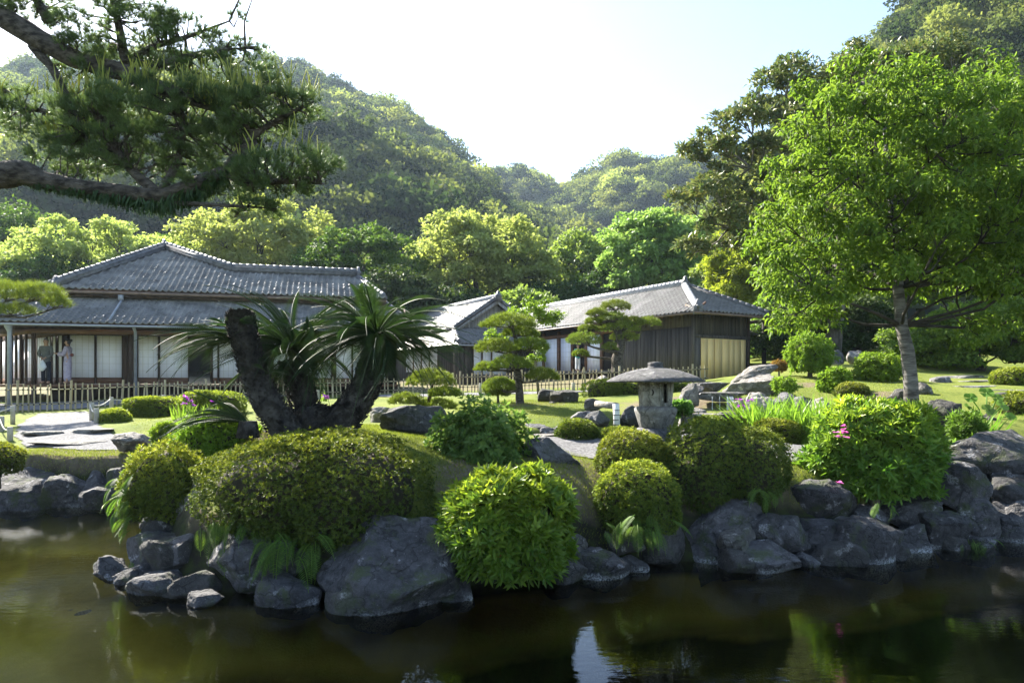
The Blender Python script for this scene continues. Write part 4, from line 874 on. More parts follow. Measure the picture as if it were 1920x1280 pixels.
# ================================================================== SHRUBS
def rosettes(C, ax, k, L, W, m, spread=.9, six=False, tint=.5, jit=.3, droop=.1, fold=.15):
    """k leaves around each shoot axis"""
    n = len(C); ref = rdir(n); e1 = unit(np.cross(ax, ref)); e2 = np.cross(ax, e1); ph = rng.uniform(0, 6.28, n)
    for i in range(k):
        a = ph+6.283*i/k+rng.normal(size=n)*.2; o = e1*np.cos(a)[:, None]+e2*np.sin(a)[:, None]
        sp = (spread*(1+rng.normal(size=n)*jit))[:, None]; d = unit(ax+o*sp)
        m.leaves(C+o*W*.2, d, unit(ax*1-o*.3), L*rng.uniform(.5, 1.3, n), W*rng.uniform(.8, 1.15, n), fold, six, droop, tint)
def shrub(label, x0, y0, x1, y1, D, mat='azalea', leaf=(.04, .017), n=3000, k=5, e=2.4, lump=.08, depth=.85, cz=.42, six=False, group=None, name='azalea_bush', loose=.1, spread=.9, lobes=None, tintpow=.9, cat='bush', mix=.6, core=True):
    a = (x1-x0)/2/F*D; zt = (HY-y0)/F*D; zb = (HY-y1)/F*D; h = zt-zb; X = (x0+x1)/2; base = at(X, y1, D); base[1] += a*depth*.5
    root = thing(name, label, cat, base, group); ctr = base+np.array([0, 0, h*cz])
    d = rdir(int(n*1.5)); d = d[d[:, 2] > -.62][:n]; n = len(d)
    def rad(dd):
        ax_ = np.abs(dd)/np.array([a, a*depth, 1]); zz = np.where(dd[:, 2] > 0, np.abs(dd[:, 2])/(h*(1-cz)), np.abs(dd[:, 2])/(h*cz*1.05+1e-6))
        return (ax_[:, 0]**e+ax_[:, 1]**e+zz**e)**(-1/e)
    sd_ = x0*.013+y0*.007
    lm = 1+lump*fbm(d*2.2+sd_, 2)+lump*.6*fbm(d*5.5+sd_, 2)
    if lobes is not None:
        for (lx, lw, lh) in lobes: lm = lm*(1+lh*np.exp(-((d[:, 0]-lx)/lw)**2)*(d[:, 2] > -.3))
    shoot = np.where(rng.uniform(size=n) < .06, rng.uniform(1.0, 1.09, n), 1.0)
    r = rad(d); P = ctr+d*(r*lm*shoot*(1-loose*rng.uniform(0, 1, n)**1.5))[:, None]
    nrm = unit(d/np.array([a, a*depth, h*.5])**1.0)
    ax = unit(nrm*.8+np.array([0, 0, .45])+rdir(n)*.45)
    tint = np.clip((rng.uniform(0, 1, n)**tintpow)*(.2+.8*np.clip(nrm[:, 2], 0, 1)), 0, 1)*mix*2  # upward-facing leaves tinted brighter: sunlit tops put into the leaf colour
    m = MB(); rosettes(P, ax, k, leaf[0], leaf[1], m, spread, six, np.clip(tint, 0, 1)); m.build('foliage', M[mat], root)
    if core:
        V, Fc = ICO[4]; q = V.copy(); rr2 = rad(unit(q)); lm2 = 1+lump*fbm(V*2.2+sd_, 2)
        cm = MB(); cm.add(ctr+V*(rr2*lm2*(.86-loose*.5))[:, None]*np.where(V[:, 2:] < -.5, .9, 1), Fc); cm.build('dark_core', M['twig'], root, smooth=True)  # added dark hull that blocks the view through the leaves
    st = MB(); over = base[2] < WATER+.5; st.tube([base-np.array([0, 0, .25]) if not over else ctr+np.array([0, a*depth+.35, -.3]), ctr], [.05*h+.02, .03*h+.01], 6); st.build('stem', M['bark'], root)
    return root, ctr, P
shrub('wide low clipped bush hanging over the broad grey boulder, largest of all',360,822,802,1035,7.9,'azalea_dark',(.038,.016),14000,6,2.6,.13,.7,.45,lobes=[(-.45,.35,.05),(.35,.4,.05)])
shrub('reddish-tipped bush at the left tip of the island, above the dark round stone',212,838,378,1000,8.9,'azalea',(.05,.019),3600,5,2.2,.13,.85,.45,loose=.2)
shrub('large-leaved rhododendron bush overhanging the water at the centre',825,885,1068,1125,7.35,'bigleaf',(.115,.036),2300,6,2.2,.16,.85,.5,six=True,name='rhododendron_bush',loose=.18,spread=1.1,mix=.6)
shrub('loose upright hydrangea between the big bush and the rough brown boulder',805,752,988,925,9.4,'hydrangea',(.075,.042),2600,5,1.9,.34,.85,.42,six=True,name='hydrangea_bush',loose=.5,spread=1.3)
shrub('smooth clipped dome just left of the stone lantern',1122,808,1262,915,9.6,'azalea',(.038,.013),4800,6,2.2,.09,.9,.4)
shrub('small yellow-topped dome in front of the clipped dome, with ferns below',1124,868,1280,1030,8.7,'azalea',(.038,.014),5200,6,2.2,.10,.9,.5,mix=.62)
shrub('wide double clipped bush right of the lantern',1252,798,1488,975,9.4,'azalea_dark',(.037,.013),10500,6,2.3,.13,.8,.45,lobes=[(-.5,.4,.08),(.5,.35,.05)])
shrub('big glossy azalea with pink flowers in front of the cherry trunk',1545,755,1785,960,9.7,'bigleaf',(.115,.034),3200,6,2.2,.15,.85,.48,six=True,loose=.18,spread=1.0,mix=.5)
shrub('small round shrub by the stream, left of the bent pipe',1044,788,1122,836,11.6,'azalea_dark',(.05,.018),1500,5,2.2,.07)
shrub('low shrub at the foot of the lantern, left',1128,803,1200,840,11.4,'azalea_dark',(.05,.018),1300,5,2.2,.1)
shrub('low clipped box-shaped hedge left of the path, on the lawn',228,746,328,783,18.6,'boxhedge',(.06,.03),2300,5,4.5,.05,.5,.45,name='hedge')
shrub('clipped hedge behind the purple irises on the left',330,735,450,783,18.2,'boxhedge',(.06,.03),2600,5,3.5,.08,.5,.45,name='hedge')
shrub('small ball shrub beside the rope posts',180,768,236,806,17,'boxhedge',(.055,.028),1300,5,2.3,.07,name='ball_shrub')
shrub('long clipped hedge behind the lantern roof, left end at the gravel',1093,713,1215,750,19.8,'boxhedge',(.06,.028),2500,5,4,.05,.4,.45,name='hedge')
shrub('shaded hedge between the lantern and the waterfall',1205,713,1300,748,19.5,'azalea_dark',(.06,.028),1800,5,3,.08,.5,.45,name='hedge')
shrub('bright green leafy bush below the low cycad fronds',310,782,480,875,9.9,'brightshrub',(.06,.024),2600,5,2.1,.15,.8,.42,loose=.25)
shrub('small bright shrub between the path and the low cycad',278,795,345,838,12.5,'brightshrub',(.06,.025),1000,5,2.1,.15,loose=.25)
shrub('bush cut by the left picture edge above the pond bank',-60,832,26,892,12.2,'azalea',(.05,.02),1400,5,2.2,.1)
shrub('tall loose bright shrub on the right lawn, nearest the cedar door',1484,622,1568,712,20,'brightshrub',(.08,.04),2200,5,2.0,.22,.8,.42,loose=.35,name='lawn_shrub')
shrub('rounded bright shrub in front of the cherry trunk on the lawn',1608,662,1700,724,19,'brightshrub',(.08,.04),2000,5,2.0,.2,.8,.42,loose=.35,name='lawn_shrub')
shrub('small upright bright shrub lower on the right lawn',1544,690,1600,748,17,'brightshrub',(.075,.04),1300,5,2.0,.22,.8,.42,loose=.35,name='lawn_shrub')
shrub('low brownish dome shrub next to the small upright shrub',1572,718,1634,750,16.3,'azalea',(.05,.02),1200,5,2.2,.08,name='ball_shrub')
shrub('yellow-green ball shrub at the right edge beside the stone steps',1872,690,1945,728,17.8,'boxhedge',(.055,.028),1400,5,2.2,.07,name='ball_shrub')
shrub('small clipped shrub in front of the iris clump',1418,788,1508,835,11.9,'azalea',(.05,.017),1700,5,2.4,.07,name='ball_shrub')
shrub('tiny weed tuft on the right lawn above the rocks',1450,710,1500,737,16.5,'brightshrub',(.07,.03),500,5,2.0,.25,loose=.5,name='lawn_shrub',core=False)
shrub('tiny orange-leaved shrub at the top of the sloping rocks',1448,676,1478,698,21,'orange',(.05,.03),500,5,2.0,.2,loose=.4,name='lawn_shrub')
shrub('dark shrub at the right picture edge above the boulder',1880,735,2000,822,13.6,'azalea_dark',(.06,.03),2200,5,2.0,.15)
shrub('round low shrub behind the wedge-shaped boulder',905,708,962,742,17.2,'needle_n',(.06,.012),1200,7,2.1,.1,name='ball_shrub')
shrub('dark creeping shrub over the pale slab below the waterfall',1300,782,1362,806,12.7,'azalea_dark',(.05,.02),800,5,2.1,.2,loose=.3)
shrub('small leafy plant right of the lantern base',1264,752,1296,782,13.6,'hydrangea',(.09,.07),170,5,2,.2,loose=.4,name='leafy_plant',core=False,cat='plant')
shrub('weedy tuft at the water edge right of the big azalea',1790,770,1850,835,11.6,'fern',(.08,.02),700,5,2,.25,loose=.5,name='leafy_plant',core=False,cat='plant')
# flowers
def petals(name, label, px, py, D, mat, spread, nf, size, cat='flower', group=None):
    c = at(px, py, D); root = thing(name, label, cat, c, group)
    for i in range(nf):
        m = MB(); q = c+rng.normal(size=3)*np.array(spread); k = 6; d = rdir(k); d[:, 2] = abs(d[:, 2])*.5
        m.leaves(np.repeat(q[None], k, 0), d, np.tile([0, 0, 1.], (k, 1))+rdir(k)*.3, size, size*.7, .1, True, .2); m.build('blossom', M[mat], root)
    return root
petals('azalea_flowers', 'pink blossoms on the left side of the big glossy azalea', 1580, 818, 9.25, 'pink', (.035,.04,.12), 7, .055)
petals('azalea_flower', 'single red blossom low in the large-leaved bush', 945, 1046, 7.05, 'red', (.015,.01,.01), 1, .05)
petals('fallen_flower', 'single pink blossom lying below the big azalea', 1573, 906, 9.3, 'pink', (.02,.02,.01), 2, .05)
def iris(label, px, py, D, n, wpx, hpx, flowers, fx=None):
    c = at(px, py, D); root = thing('iris_clump', label, 'iris', c); m = MB()
    h = hpx/F*D; wd = wpx/F*D; B = c+np.c_[rng.uniform(-.5, .5, n)*wd, rng.uniform(-.35, .35, n)*wd*.7, np.zeros(n)]
    for i in range(n):
        d = np.array([rng.normal()*.22, rng.normal()*.18, 1]); L = h*rng.uniform(.65, 1.1); s_ = unit(np.array([rng.normal(), rng.normal()*.5, 0])); bend = np.array([d[0], d[1], 0])*L*.5
        ts = np.linspace(0, 1, 5); P = B[i]+d*L*ts[:, None]*np.array([1, 1, 1])+bend*(ts**2)[:, None]-np.array([0, 0, .25])*L*(ts**3)[:, None]*rng.uniform(0, .6); wdt = .022*(1-ts**2)+.001
        m.add(np.r_[P-s_*wdt[:, None], P+s_*wdt[:, None]], [(k, k+1, 6+k, 5+k) for k in range(4)])
    m.build('leaves', M['iris'], root)
    for (fx_, fy_) in flowers:
        q = at(fx_, fy_, D-.15); st = MB(); st.tube([np.array([q[0]+.02, q[1], c[2]]), q], .007, 5); st.build('stalk', M['iris'], root)
        f = MB(); k = 7; d = rdir(k); d[:, 2] = abs(d[:, 2])*.6-.1; f.leaves(np.repeat(q[None], k, 0), d, np.tile([0, 0, 1.], (k, 1)), .085, .06, .15, True, .25); f.build('flower', M['purple'], root)
    return root
iris('purple irises in front of the clipped hedge, left lawn', 375, 790, 17, 70, 90, 40, [(346,744),(352,749),(357,753),(400,753),(362,760),(345,757)])
iris('big bright iris clump beside the stream, right of the purple flowers', 1478, 832, 12.5, 460, 160, 92, [])
iris('iris clump between the waterfall and the big azalea, right part', 1535, 838, 12.1, 190, 80, 78, [])
iris('group of purple irises in flower in front of the waterfall rocks', 1400, 812, 12.9, 25, 40, 45, [(1386,749),(1391,764),(1408,751),(1394,781),(1388,762)])
iris('thin reeds by the dark boulder at the right', 1830, 838, 11.8, 60, 70, 75, [])
iris('single purple iris seen between the cycad trunks', 608, 752, 15.5, 8, 12, 20, [(609,743),(611,747)])
# butterbur
bb_ = at(1850, 790, 13.2); root = thing('butterbur', 'butterbur with big round leaves by the dark boulder on the right', 'plant', bb_)
for (x, y, r) in [(1820,745,20),(1850,735,22),(1880,760,22),(1855,768,24),(1895,780,18),(1832,775,16),(1870,745,18),(1815,762,14),(1845,785,18)]:
    c = at(x, y, 13.0+rng.uniform(-.3, .3)); R = r*.58/F*13; nrm = unit(np.array([rng.normal()*.4, -.8, .8])); e1 = unit(np.cross(nrm, [0, 0, 1])); e2 = np.cross(nrm, e1)
    th = np.linspace(.2, 6.08, 18); rim = c+(e1*np.cos(th)[:, None]+e2*np.sin(th)[:, None])*R*(1+.06*np.sin(th*6))[:, None]+nrm*(.12*R*np.sin(th*5))[:, None]
    m = MB(); m.add(np.r_[c[None]-nrm*.15*R, rim], [(0, k+1, k+2) for k in range(17)]); m.tube([c, (c+bb_)/2+np.array([0, 0, .02]), bb_+np.array([0, 0, -.1])], .012, 5); m.build('leaf', M['butterbur'], root)
# ferns
def frond_mesh(L, n, wid, droop, leafW, angle=65, curl=.0, up=.0, rach=.006):
    m = MB(); t = np.linspace(0, 1, n); x = L*t*(1-.25*droop*t); z = L*(up*t-droop*t**2*.6); P = np.c_[x, np.zeros(n), z]
    T = unit(np.gradient(P, axis=0)); prof = np.sin(np.clip(t*1.05+.12, 0, 1)*np.pi)**.65*wid
    for sgn in (-1, 1):
        a = math.radians(angle); d = T*math.cos(a)+np.array([0, sgn, 0])*math.sin(a)+np.array([0, 0, 1.])*curl; k = t > .06
        m.leaves(P[k], unit(d[k]), np.tile([0, 0, 1.], (k.sum(), 1)), prof[k]+.004, leafW, .1, False, .12)
    m.tube(P, np.linspace(rach, rach*.3, n), 4); return m
FERNS = []
for i in range(4):
    me = frond_mesh(.36, 22, .085, rng.uniform(.6, 1.3), .0105).mesh('frond'); me.materials.append(M['fern']); FERNS.append(me)
def fern(label, px, py, D, n, spread=(.3, .15, .1), sc=1.0, face=-math.pi/2, sp=1.2):
    c = at(px, py, D); root = thing('fern', label, 'fern', c)
    for i in range(n):
        loc = rng.normal(size=3)*np.array(spread); R = Matrix.Translation(loc)@Matrix.Rotation(face+rng.uniform(-sp, sp), 4, 'Z')@Matrix.Rotation(rng.uniform(.1, 1.0), 4, 'Y')@Matrix.Scale(sc*rng.uniform(.6, 1.2), 4)
        obj('frond', FERNS[i % 4], root, mat4=R)
fern('long fern fronds hanging toward the water beside the broad grey boulder', 535, 1015, 7.45, 22, (.16,.06,.06), 1.15)
fern('pale ferns hanging from the left end of the widest bush', 430, 985, 7.75, 26, (.2,.08,.07), .9)
fern('yellowish ferns hanging from the reddish-tipped bush', 240, 940, 8.6, 26, (.08,.1,.2), .85, face=-2.4)
fern('ferns hanging under the small yellow-topped dome', 1200, 985, 8.35, 26, (.2,.1,.07), .9)
fern('fern tuft below the double clipped bush', 1425, 925, 8.9, 10, (.12,.05,.05), .7)
fern('small fern under the tilted slab', 262, 1062, 8.2, 7, (.06,.05,.03), .6)
fern('small ferns on the mossy stone near the right edge', 1830, 1008, 9.7, 12, (.12,.08,.05), .6)
fern('small fern growing in the wall below the big azalea', 1650, 945, 9.2, 8, (.15,.05,.04), .6)
# ================================================================== CYCADS
CY = []
for i in range(5):
    me = frond_mesh(1.75, 58, .21, [.6, .8, 1.05, .5, .9][i], .0075, 58, .35, .25, .013).mesh('frond'); me.materials.append(M['cycad']); CY.append(me)
def crownfronds(root, c, n, sc=1, elev=(-.5, 1.2), az=(0, 6.283)):
    o0 = world_origin(root)
    for i in range(n):
        e = rng.uniform(*elev); R = Matrix.Translation(Vector(c-o0))@Matrix.Rotation(rng.uniform(*az), 4, 'Z')@Matrix.Rotation(-e, 4, 'Y')@Matrix.Rotation(rng.normal()*.4, 4, 'X')@Matrix.Scale(sc*rng.uniform(.8, 1.12), 4)
        obj('frond', CY[i % 5], root, mat4=R)
def cytrunk(root, pts, rad):
    P = np.array([at(*p) for p in pts]); k = 60; s_ = np.linspace(0, len(P)-1, k); Q = np.stack([np.interp(s_, range(len(P)), P[:, i]) for i in range(3)], 1); r = np.interp(s_, range(len(P)), rad)*.86
    Q[1:-1] = (Q[:-2]+Q[1:-1]*2+Q[2:])/4
    m = MB(); m.tube(Q, r, 22, rough=.2)
    n = 950; sI = np.linspace(1, k-2.01, n); i = sI.astype(int); fr = (sI-i)[:, None]; C_ = Q[i]*(1-fr)+Q[i+1]*fr; T = unit(Q[i+1]-Q[i-1]); e1 = unit(np.cross(T, [.3, 1, .1])); e2 = np.cross(T, e1); ph = np.arange(n)*2.39996+rng.normal(size=n)*.15
    o = e1*np.cos(ph)[:, None]+e2*np.sin(ph)[:, None]; m.leaves(C_+o*(r[i]*.93)[:, None], unit(o*.8+T*.75+rdir(n)*.15), o, rng.uniform(.05, .10, n), rng.uniform(.05, .075, n), .3)
    return m.build('trunk', M['cycadbark'], root, smooth=False)
cb = at(575, 808, 10); cyc = thing('cycad', 'old sago cycad with three thick shaggy trunks and dark feather fronds', 'cycad', cb)
cytrunk(cyc, [(545,815,9.8),(510,770,9.7),(478,705,9.7),(462,650,9.7),(452,610,9.7),(450,592,9.7),(450,583,9.7)], [.27,.22,.19,.185,.20,.17,.05])
cytrunk(cyc, [(585,812,10.2),(572,760,10.3),(556,705,10.4),(548,675,10.4)], [.32,.22,.19,.2])
cytrunk(cyc, [(610,812,10),(655,775,10),(688,720,10),(702,670,10),(708,635,10)], [.30,.25,.21,.19,.16])
cytrunk(cyc, [(560,818,10),(590,795,10),(630,800,10)], [.3,.34,.26])
crownfronds(cyc, at(548, 655, 10.4), 72, .95, (-.5, .9))
crownfronds(cyc, at(708, 628, 10), 84, .95, (-.5, .7))
crownfronds(cyc, at(452, 640, 9.9), 20, .85, (-.3, .45), (2.3, 4.1))
crownfronds(cyc, at(705, 650, 9.9), 10, .6, (-1.1, -.4)); crownfronds(cyc, at(548, 672, 10.3), 12, .6, (-1.1, -.4))
crownfronds(cyc, at(500, 700, 9.6), 5, .35, (-.6, .5))
c2 = at(465, 800, 9.6); cy2 = thing('cycad', 'low trunkless cycad sending sunlit fronds left at the foot of the old cycad', 'cycad', c2); crownfronds(cy2, c2+np.array([0, 0, .05]), 13, .85, (-.15, .55), (2.2, 4.2))
m = MB(); m.tube([c2-np.array([0, 0, .15]), c2+np.array([0, 0, .08])], [.16, .12], 10); m.build('trunk', M['cycadbark'], cy2)
# ================================================================== TREES
def limb(m, a, b_, r0, r1, sag=.1, n=7, seg=6):
    a = np.array(a, float); b_ = np.array(b_, float); L = np.linalg.norm(b_-a); t = np.linspace(0, 1, n)[:, None]
    P = a+(b_-a)*t+np.sin(t*np.pi)*(rng.normal(size=3)*.08*L+np.array([0, 0, -sag*L]))+rng.normal(size=(n, 3))*.012*L*np.sin(t*np.pi)
    m.tube(P, np.linspace(r0, r1, n), seg); return P
def tree(name, label, base, forks, clumps, mat, leaf, per, trunk_r, bark='bark', group=None, sub=14, subr=.33, six=False, droop=.1, hang=.25, twig=True, flat=.8, up=.15, puff=True, sprays=0):
    """forks: trunk polyline (world); clumps: list of (centre, radius)"""
    root = thing(name, label, 'tree', base, group); T = MB(); forks = np.array(forks); k = len(forks)
    TK = MB(); TK.tube(forks, np.linspace(trunk_r, trunk_r*.3, k), 10, rough=.08)
    Fo = MB(); CC = np.array([c for c, R in clumps]); ng = max(3, len(CC)//6); gc = CC[rng.choice(len(CC), ng, replace=False)]
    for _ in range(4):
        lab = np.argmin(((CC[:, None]-gc[None])**2).sum(-1), 1); gc = np.array([CC[lab == g].mean(0) if (lab == g).any() else gc[g] for g in range(ng)])
    GL = []
    for g in gc:
        i = int(np.argmin(np.linalg.norm(forks-g, axis=1)+.9*np.maximum(0, forks[:, 2]-g[2]+np.linalg.norm((forks-g)[:, :2], axis=1)*.7))); i = min(max(max(1, k//3), i), k-1)
        GL.append(limb(T, forks[i], g, trunk_r*(.28-.14*i/k), trunk_r*.08, .05, 8, 7))
    for ci_, (c, R) in enumerate(clumps):
        c = np.array(c); G_ = GL[lab[ci_]]; j = int(np.argmin(np.linalg.norm(G_[2:]-c, axis=1)))+2; j = max(2, j-1)
        Pl = limb(T, G_[j], c-np.array([0, 0, R*.15]), trunk_r*.13, trunk_r*.04, .04, 7, 5)
        s_ = rdir(sub*2); s_ = s_[s_[:, 2] > -up-.25][:sub]
        for q in s_:
            pc = c+q*R*np.array([1, 1, flat])*rng.uniform(.65, 1.0); pr = R*subr*rng.uniform(.7, 1.3)
            if twig and rng.uniform() < .5: T.tube([Pl[4], (Pl[4]+pc)/2+rng.normal(size=3)*.05*R, pc], [trunk_r*.05, trunk_r*.035, trunk_r*.015], 4, cap=False)
            d = rdir(per*2); d = d[d[:, 2] > -up][:per]; n = len(d)
            pos = pc+d*pr*np.array([1, 1, .75])*rng.uniform(.55, 1, (n, 1))
            dd = unit(d*.7+rdir(n)*.7+np.array([0, 0, -hang])); Fo.leaves(pos, dd, unit(d+np.array([0, 0, .6])), leaf[0]*rng.uniform(.7, 1.3, n), leaf[1]*rng.uniform(.8, 1.2, n), .12, six, droop)
    TK.build('trunk', M[bark], root, smooth=True); T.build('branches', M['darkbark' if bark == 'cherrybark' else bark], root, smooth=True); Fo.build('crown', M[mat], root); return root
def thin(P, n):
    """keep n well-spread points"""
    P = np.array(P); n = min(n, len(P)); keep = [0]; d = np.linalg.norm(P-P[0], axis=1)
    for _ in range(n-1):
        i = int(np.argmax(d)); keep.append(i); d = np.minimum(d, np.linalg.norm(P-P[i], axis=1))
    return P[keep]
def ell(px, py, wpx, hpx, D, n, rpx, dep=.8, seed=0, bottom=-.55, inner=.45):
    """n clump centres spread through an ellipsoid seen at px,py"""
    c = at(px, py, D); a, h = wpx/2/F*D, hpx/2/F*D; R = rpx/F*D
    d = rdir(n*40); d = d[d[:, 2] > bottom]; P = d*rng.uniform(inner, 1, (len(d), 1))**.6
    P = thin(c+P*np.array([a-R*.75, (a-R*.75)*dep, h-R*.6]), n)
    return [(q, R*rng.uniform(.75, 1.25)) for q in P]
def union(parts, n, rpx):
    P = []; 
    for (px, py, wpx, hpx, D, dep) in parts:
        c = at(px, py, D); a, h = wpx/2/F*D, hpx/2/F*D; k = int(wpx*hpx/14); d = rdir(k)*rng.uniform(.1, 1, (k, 1))**.5; P.append(c+d*np.array([a, a*dep, h]))
    P = np.concatenate(P); P = P[rng.permutation(len(P))][:9000]; R = rpx/F*parts[0][4]; return [(q, R*rng.uniform(.75, 1.25)) for q in thin(P, n)]
def bgtree(label, px, ytop, ybot, wpx, D, mat, n=16, rpx=26, leaf=(.34, .22), per=22, sub=16, bark='darkbark', name='camphor_tree', yb=640, **kw):
    base = at(px, HY, D); base[2] = gz(base[0], base[1])-.2; cy = (ytop+ybot)/2; c = at(px, cy, D)
    f = np.array([base, base+(c-base)*.4+np.array([.3, 0, 0]), c+np.array([-.2, 0, -.5]), c+np.array([.1, 0, .6])])
    s_ = np.linspace(0, 3, 9); f = np.stack([np.interp(s_, range(4), f[:, i]) for i in range(3)], 1)
    return tree(name, label, base, f, ell(px, cy, wpx*1.12, ybot-ytop, D, int(n*1.35), rpx), mat, leaf, per, .012*D*.55, bark, sub=sub, subr=.42, **kw)
G = 'trees behind the houses'
bgtree('yellow-green camphor behind the main house ridge, left of the roof peak',195,418,585,330,54,'camphor',24,30,(.30,.2),34,20)
bgtree('large yellow-green camphor above the main house ridge, right of the roof peak',490,375,580,285,56,'camphor',26,32,(.32,.21),34,20)
bgtree('blue-green tree at the far left behind the house',20,395,580,240,64,'midtree',20,34,(.36,.22),34,18,name='broadleaf_tree')
bgtree('dark tree between the two left camphors',330,440,590,150,60,'midtree',12,28,(.34,.22),28,16,name='broadleaf_tree')
bgtree('deep green spreading tree above the right end of the main house roof',680,430,600,220,52,'midtree',20,28,(.30,.18),34,18,name='broadleaf_tree')
bgtree('broad bright yellow-green camphor between the two houses, the widest',895,402,600,270,53,'camphor',28,32,(.30,.2),36,20)
bgtree('smaller green camphor right of the broad bright one',1090,432,600,140,57,'camphor2',14,27,(.30,.2),34,18)
bgtree('fresh green ginkgo with upright plumes above the long roof',1222,390,600,180,49,'ginkgo',24,26,(.28,.2),36,18,name='ginkgo_tree')
bgtree('second fresh green ginkgo behind the first, half hidden',1300,410,600,120,54,'ginkgo',12,28,(.28,.2),32,18,name='ginkgo_tree')
bgtree('dark understorey tree behind the right end of the main house',745,500,650,130,46,'darktree',12,28,(.30,.18),28,16,name='understorey_tree',bark='darkbark')
bgtree('dark understorey tree behind the gabled wing',860,540,650,150,47,'darktree',12,26,(.30,.18),28,16,name='understorey_tree')
bgtree('dark understorey tree behind the long roof, left part',1010,530,650,150,50,'darktree',12,26,(.30,.18),28,16,name='understorey_tree')
bgtree('dark understorey tree behind the long roof, middle part',1130,510,650,150,52,'darktree',12,26,(.30,.18),28,16,name='understorey_tree')
bgtree('dark understorey tree left of the main house roof',90,480,620,160,50,'darktree',12,30,(.30,.18),28,16,name='understorey_tree')
bgtree('dark understorey tree over the middle of the main house ridge',600,470,620,160,58,'darktree',14,30,(.30,.18),28,16,name='understorey_tree')
bgtree('pale green low tree just behind the gabled wing ridge',985,542,640,130,44,'camphor2',9,22,(.28,.18),26,14,name='broadleaf_tree')
bgtree('tall dark tree behind the ginkgos on the right',1340,430,640,140,58,'darktree',14,32,(.34,.2),28,16,name='broadleaf_tree')
bgtree('deep green tree rising at the far left edge',-60,430,600,200,58,'darktree',14,34,(.34,.2),28,16,name='broadleaf_tree')
# right side: bamboo, camellia, magnolia, maple
bgtree('bright yellow bamboo plumes behind the right end of the long roof',1400,430,640,170,38,'bamboo_leaf',22,26,(.26,.07),60,18,name='bamboo_clump',droop=.3,hang=.5)
bgtree('pale yellow-green tree right of the hipped roof end',1340,490,640,100,42,'camphor2',10,22,(.26,.16),30,16,name='broadleaf_tree')
bgtree('dark glossy camellia right of the porch posts',1500,520,720,150,30,'darktree',18,30,(.16,.09),50,18,name='camellia_tree')
bgtree('sunlit camellia behind the porch posts',1440,560,720,90,33,'cherry',10,24,(.16,.09),40,16,name='camellia_tree')
bgtree('green maple spreading behind the stone steps, right edge',1830,560,735,240,23,'cherry',22,34,(.12,.08),70,18,name='maple_tree',flat=.5)  # lighter cherry leaf colour stands in for sun on this shaded maple
bgtree('dark green maple between the cherry trunk and the stone steps',1730,600,735,150,26,'cherry',14,30,(.12,.08),60,18,name='maple_tree',flat=.5)  # also brightened by the cherry leaf colour in place of sunlight
bgtree('shaded evergreen behind the garden steps',1600,560,690,150,31,'darktree',14,30,(.18,.1),50,16,name='evergreen_tree')
bgtree('tall dark evergreen behind the cherry crown, right edge',1880,330,640,280,33,'darktree',20,48,(.24,.13),60,18,name='evergreen_tree')
bgtree('dark evergreen behind the middle of the cherry crown',1650,380,640,260,36,'midtree',20,46,(.24,.13),60,18,name='evergreen_tree')
mb = at(1560, HY, 29); mb[2] = gz(mb[0], mb[1])
mf = [mb, at(1570,560,29), at(1580,420,29), at(1600,320,29), at(1610,220,29), at(1620,150,29)]
cl = union([(1368,350,165,270,28,.8),(1330,440,90,90,28,.8),(1515,225,230,200,29,.7),(1690,185,330,170,29.5,.6),(1600,300,200,160,29.5,.5)], 66, 36)
tree('magnolia_tree','big bronze-green magnolia towering behind the cherry tree',mb,mf,cl,'magnolia',(.25,.10),40,.34,'bark',sub=15,subr=.42,six=False,droop=.15,hang=.1)
# cherry
cb = at(1712, 778, 11.8); cb[2] = gz(cb[0], cb[1])-.1
cf = [cb, at(1708,720,11.8), at(1702,660,11.8), at(1690,610,11.8), at(1684,540,11.8), at(1676,460,11.8), at(1672,380,11.8), at(1664,300,11.8), at(1660,240,11.8)]
cl = union([(1690,400,520,500,11.8,.7),(1640,230,330,220,11.7,.7),(1850,320,330,360,12,.7),(1540,480,230,210,11.5,.7),(1900,470,300,330,11.8,.7),(1600,580,260,150,11.4,.7),(1850,590,260,140,11.6,.7)], 200, 36)
cl = [q for q in cl if not (abs(CX+q[0][0]/q[0][1]*F-1700) < 130 and HY-q[0][2]/q[0][1]*F > 545) and HY-q[0][2]/q[0][1]*F < 640]
tree('cherry_tree','young cherry tree with pale banded trunk and full green crown, right',cb,cf,cl,'cherry',(.088,.042),23,.135,'cherrybark',sub=13,subr=.5,six=True,droop=.3,hang=.45,flat=.65,up=.6)
# sapling behind the garden pine
sb = at(1010, 735, 22); sb[2] = gz(sb[0], sb[1]); sf = [sb, at(1005,690,22), at(1000,640,22), at(998,600,22)]
tree('sapling','pale green deciduous sapling rising behind the tiered garden pine',sb,sf,ell(1000,590,95,60,22,9,15)+ell(1030,600,50,50,22,4,12)+ell(925,635,50,40,22,3,12)+ell(1008,670,40,40,22,3,12),'brightshrub',(.09,.055),22,.05,'bark',sub=10,subr=.45)
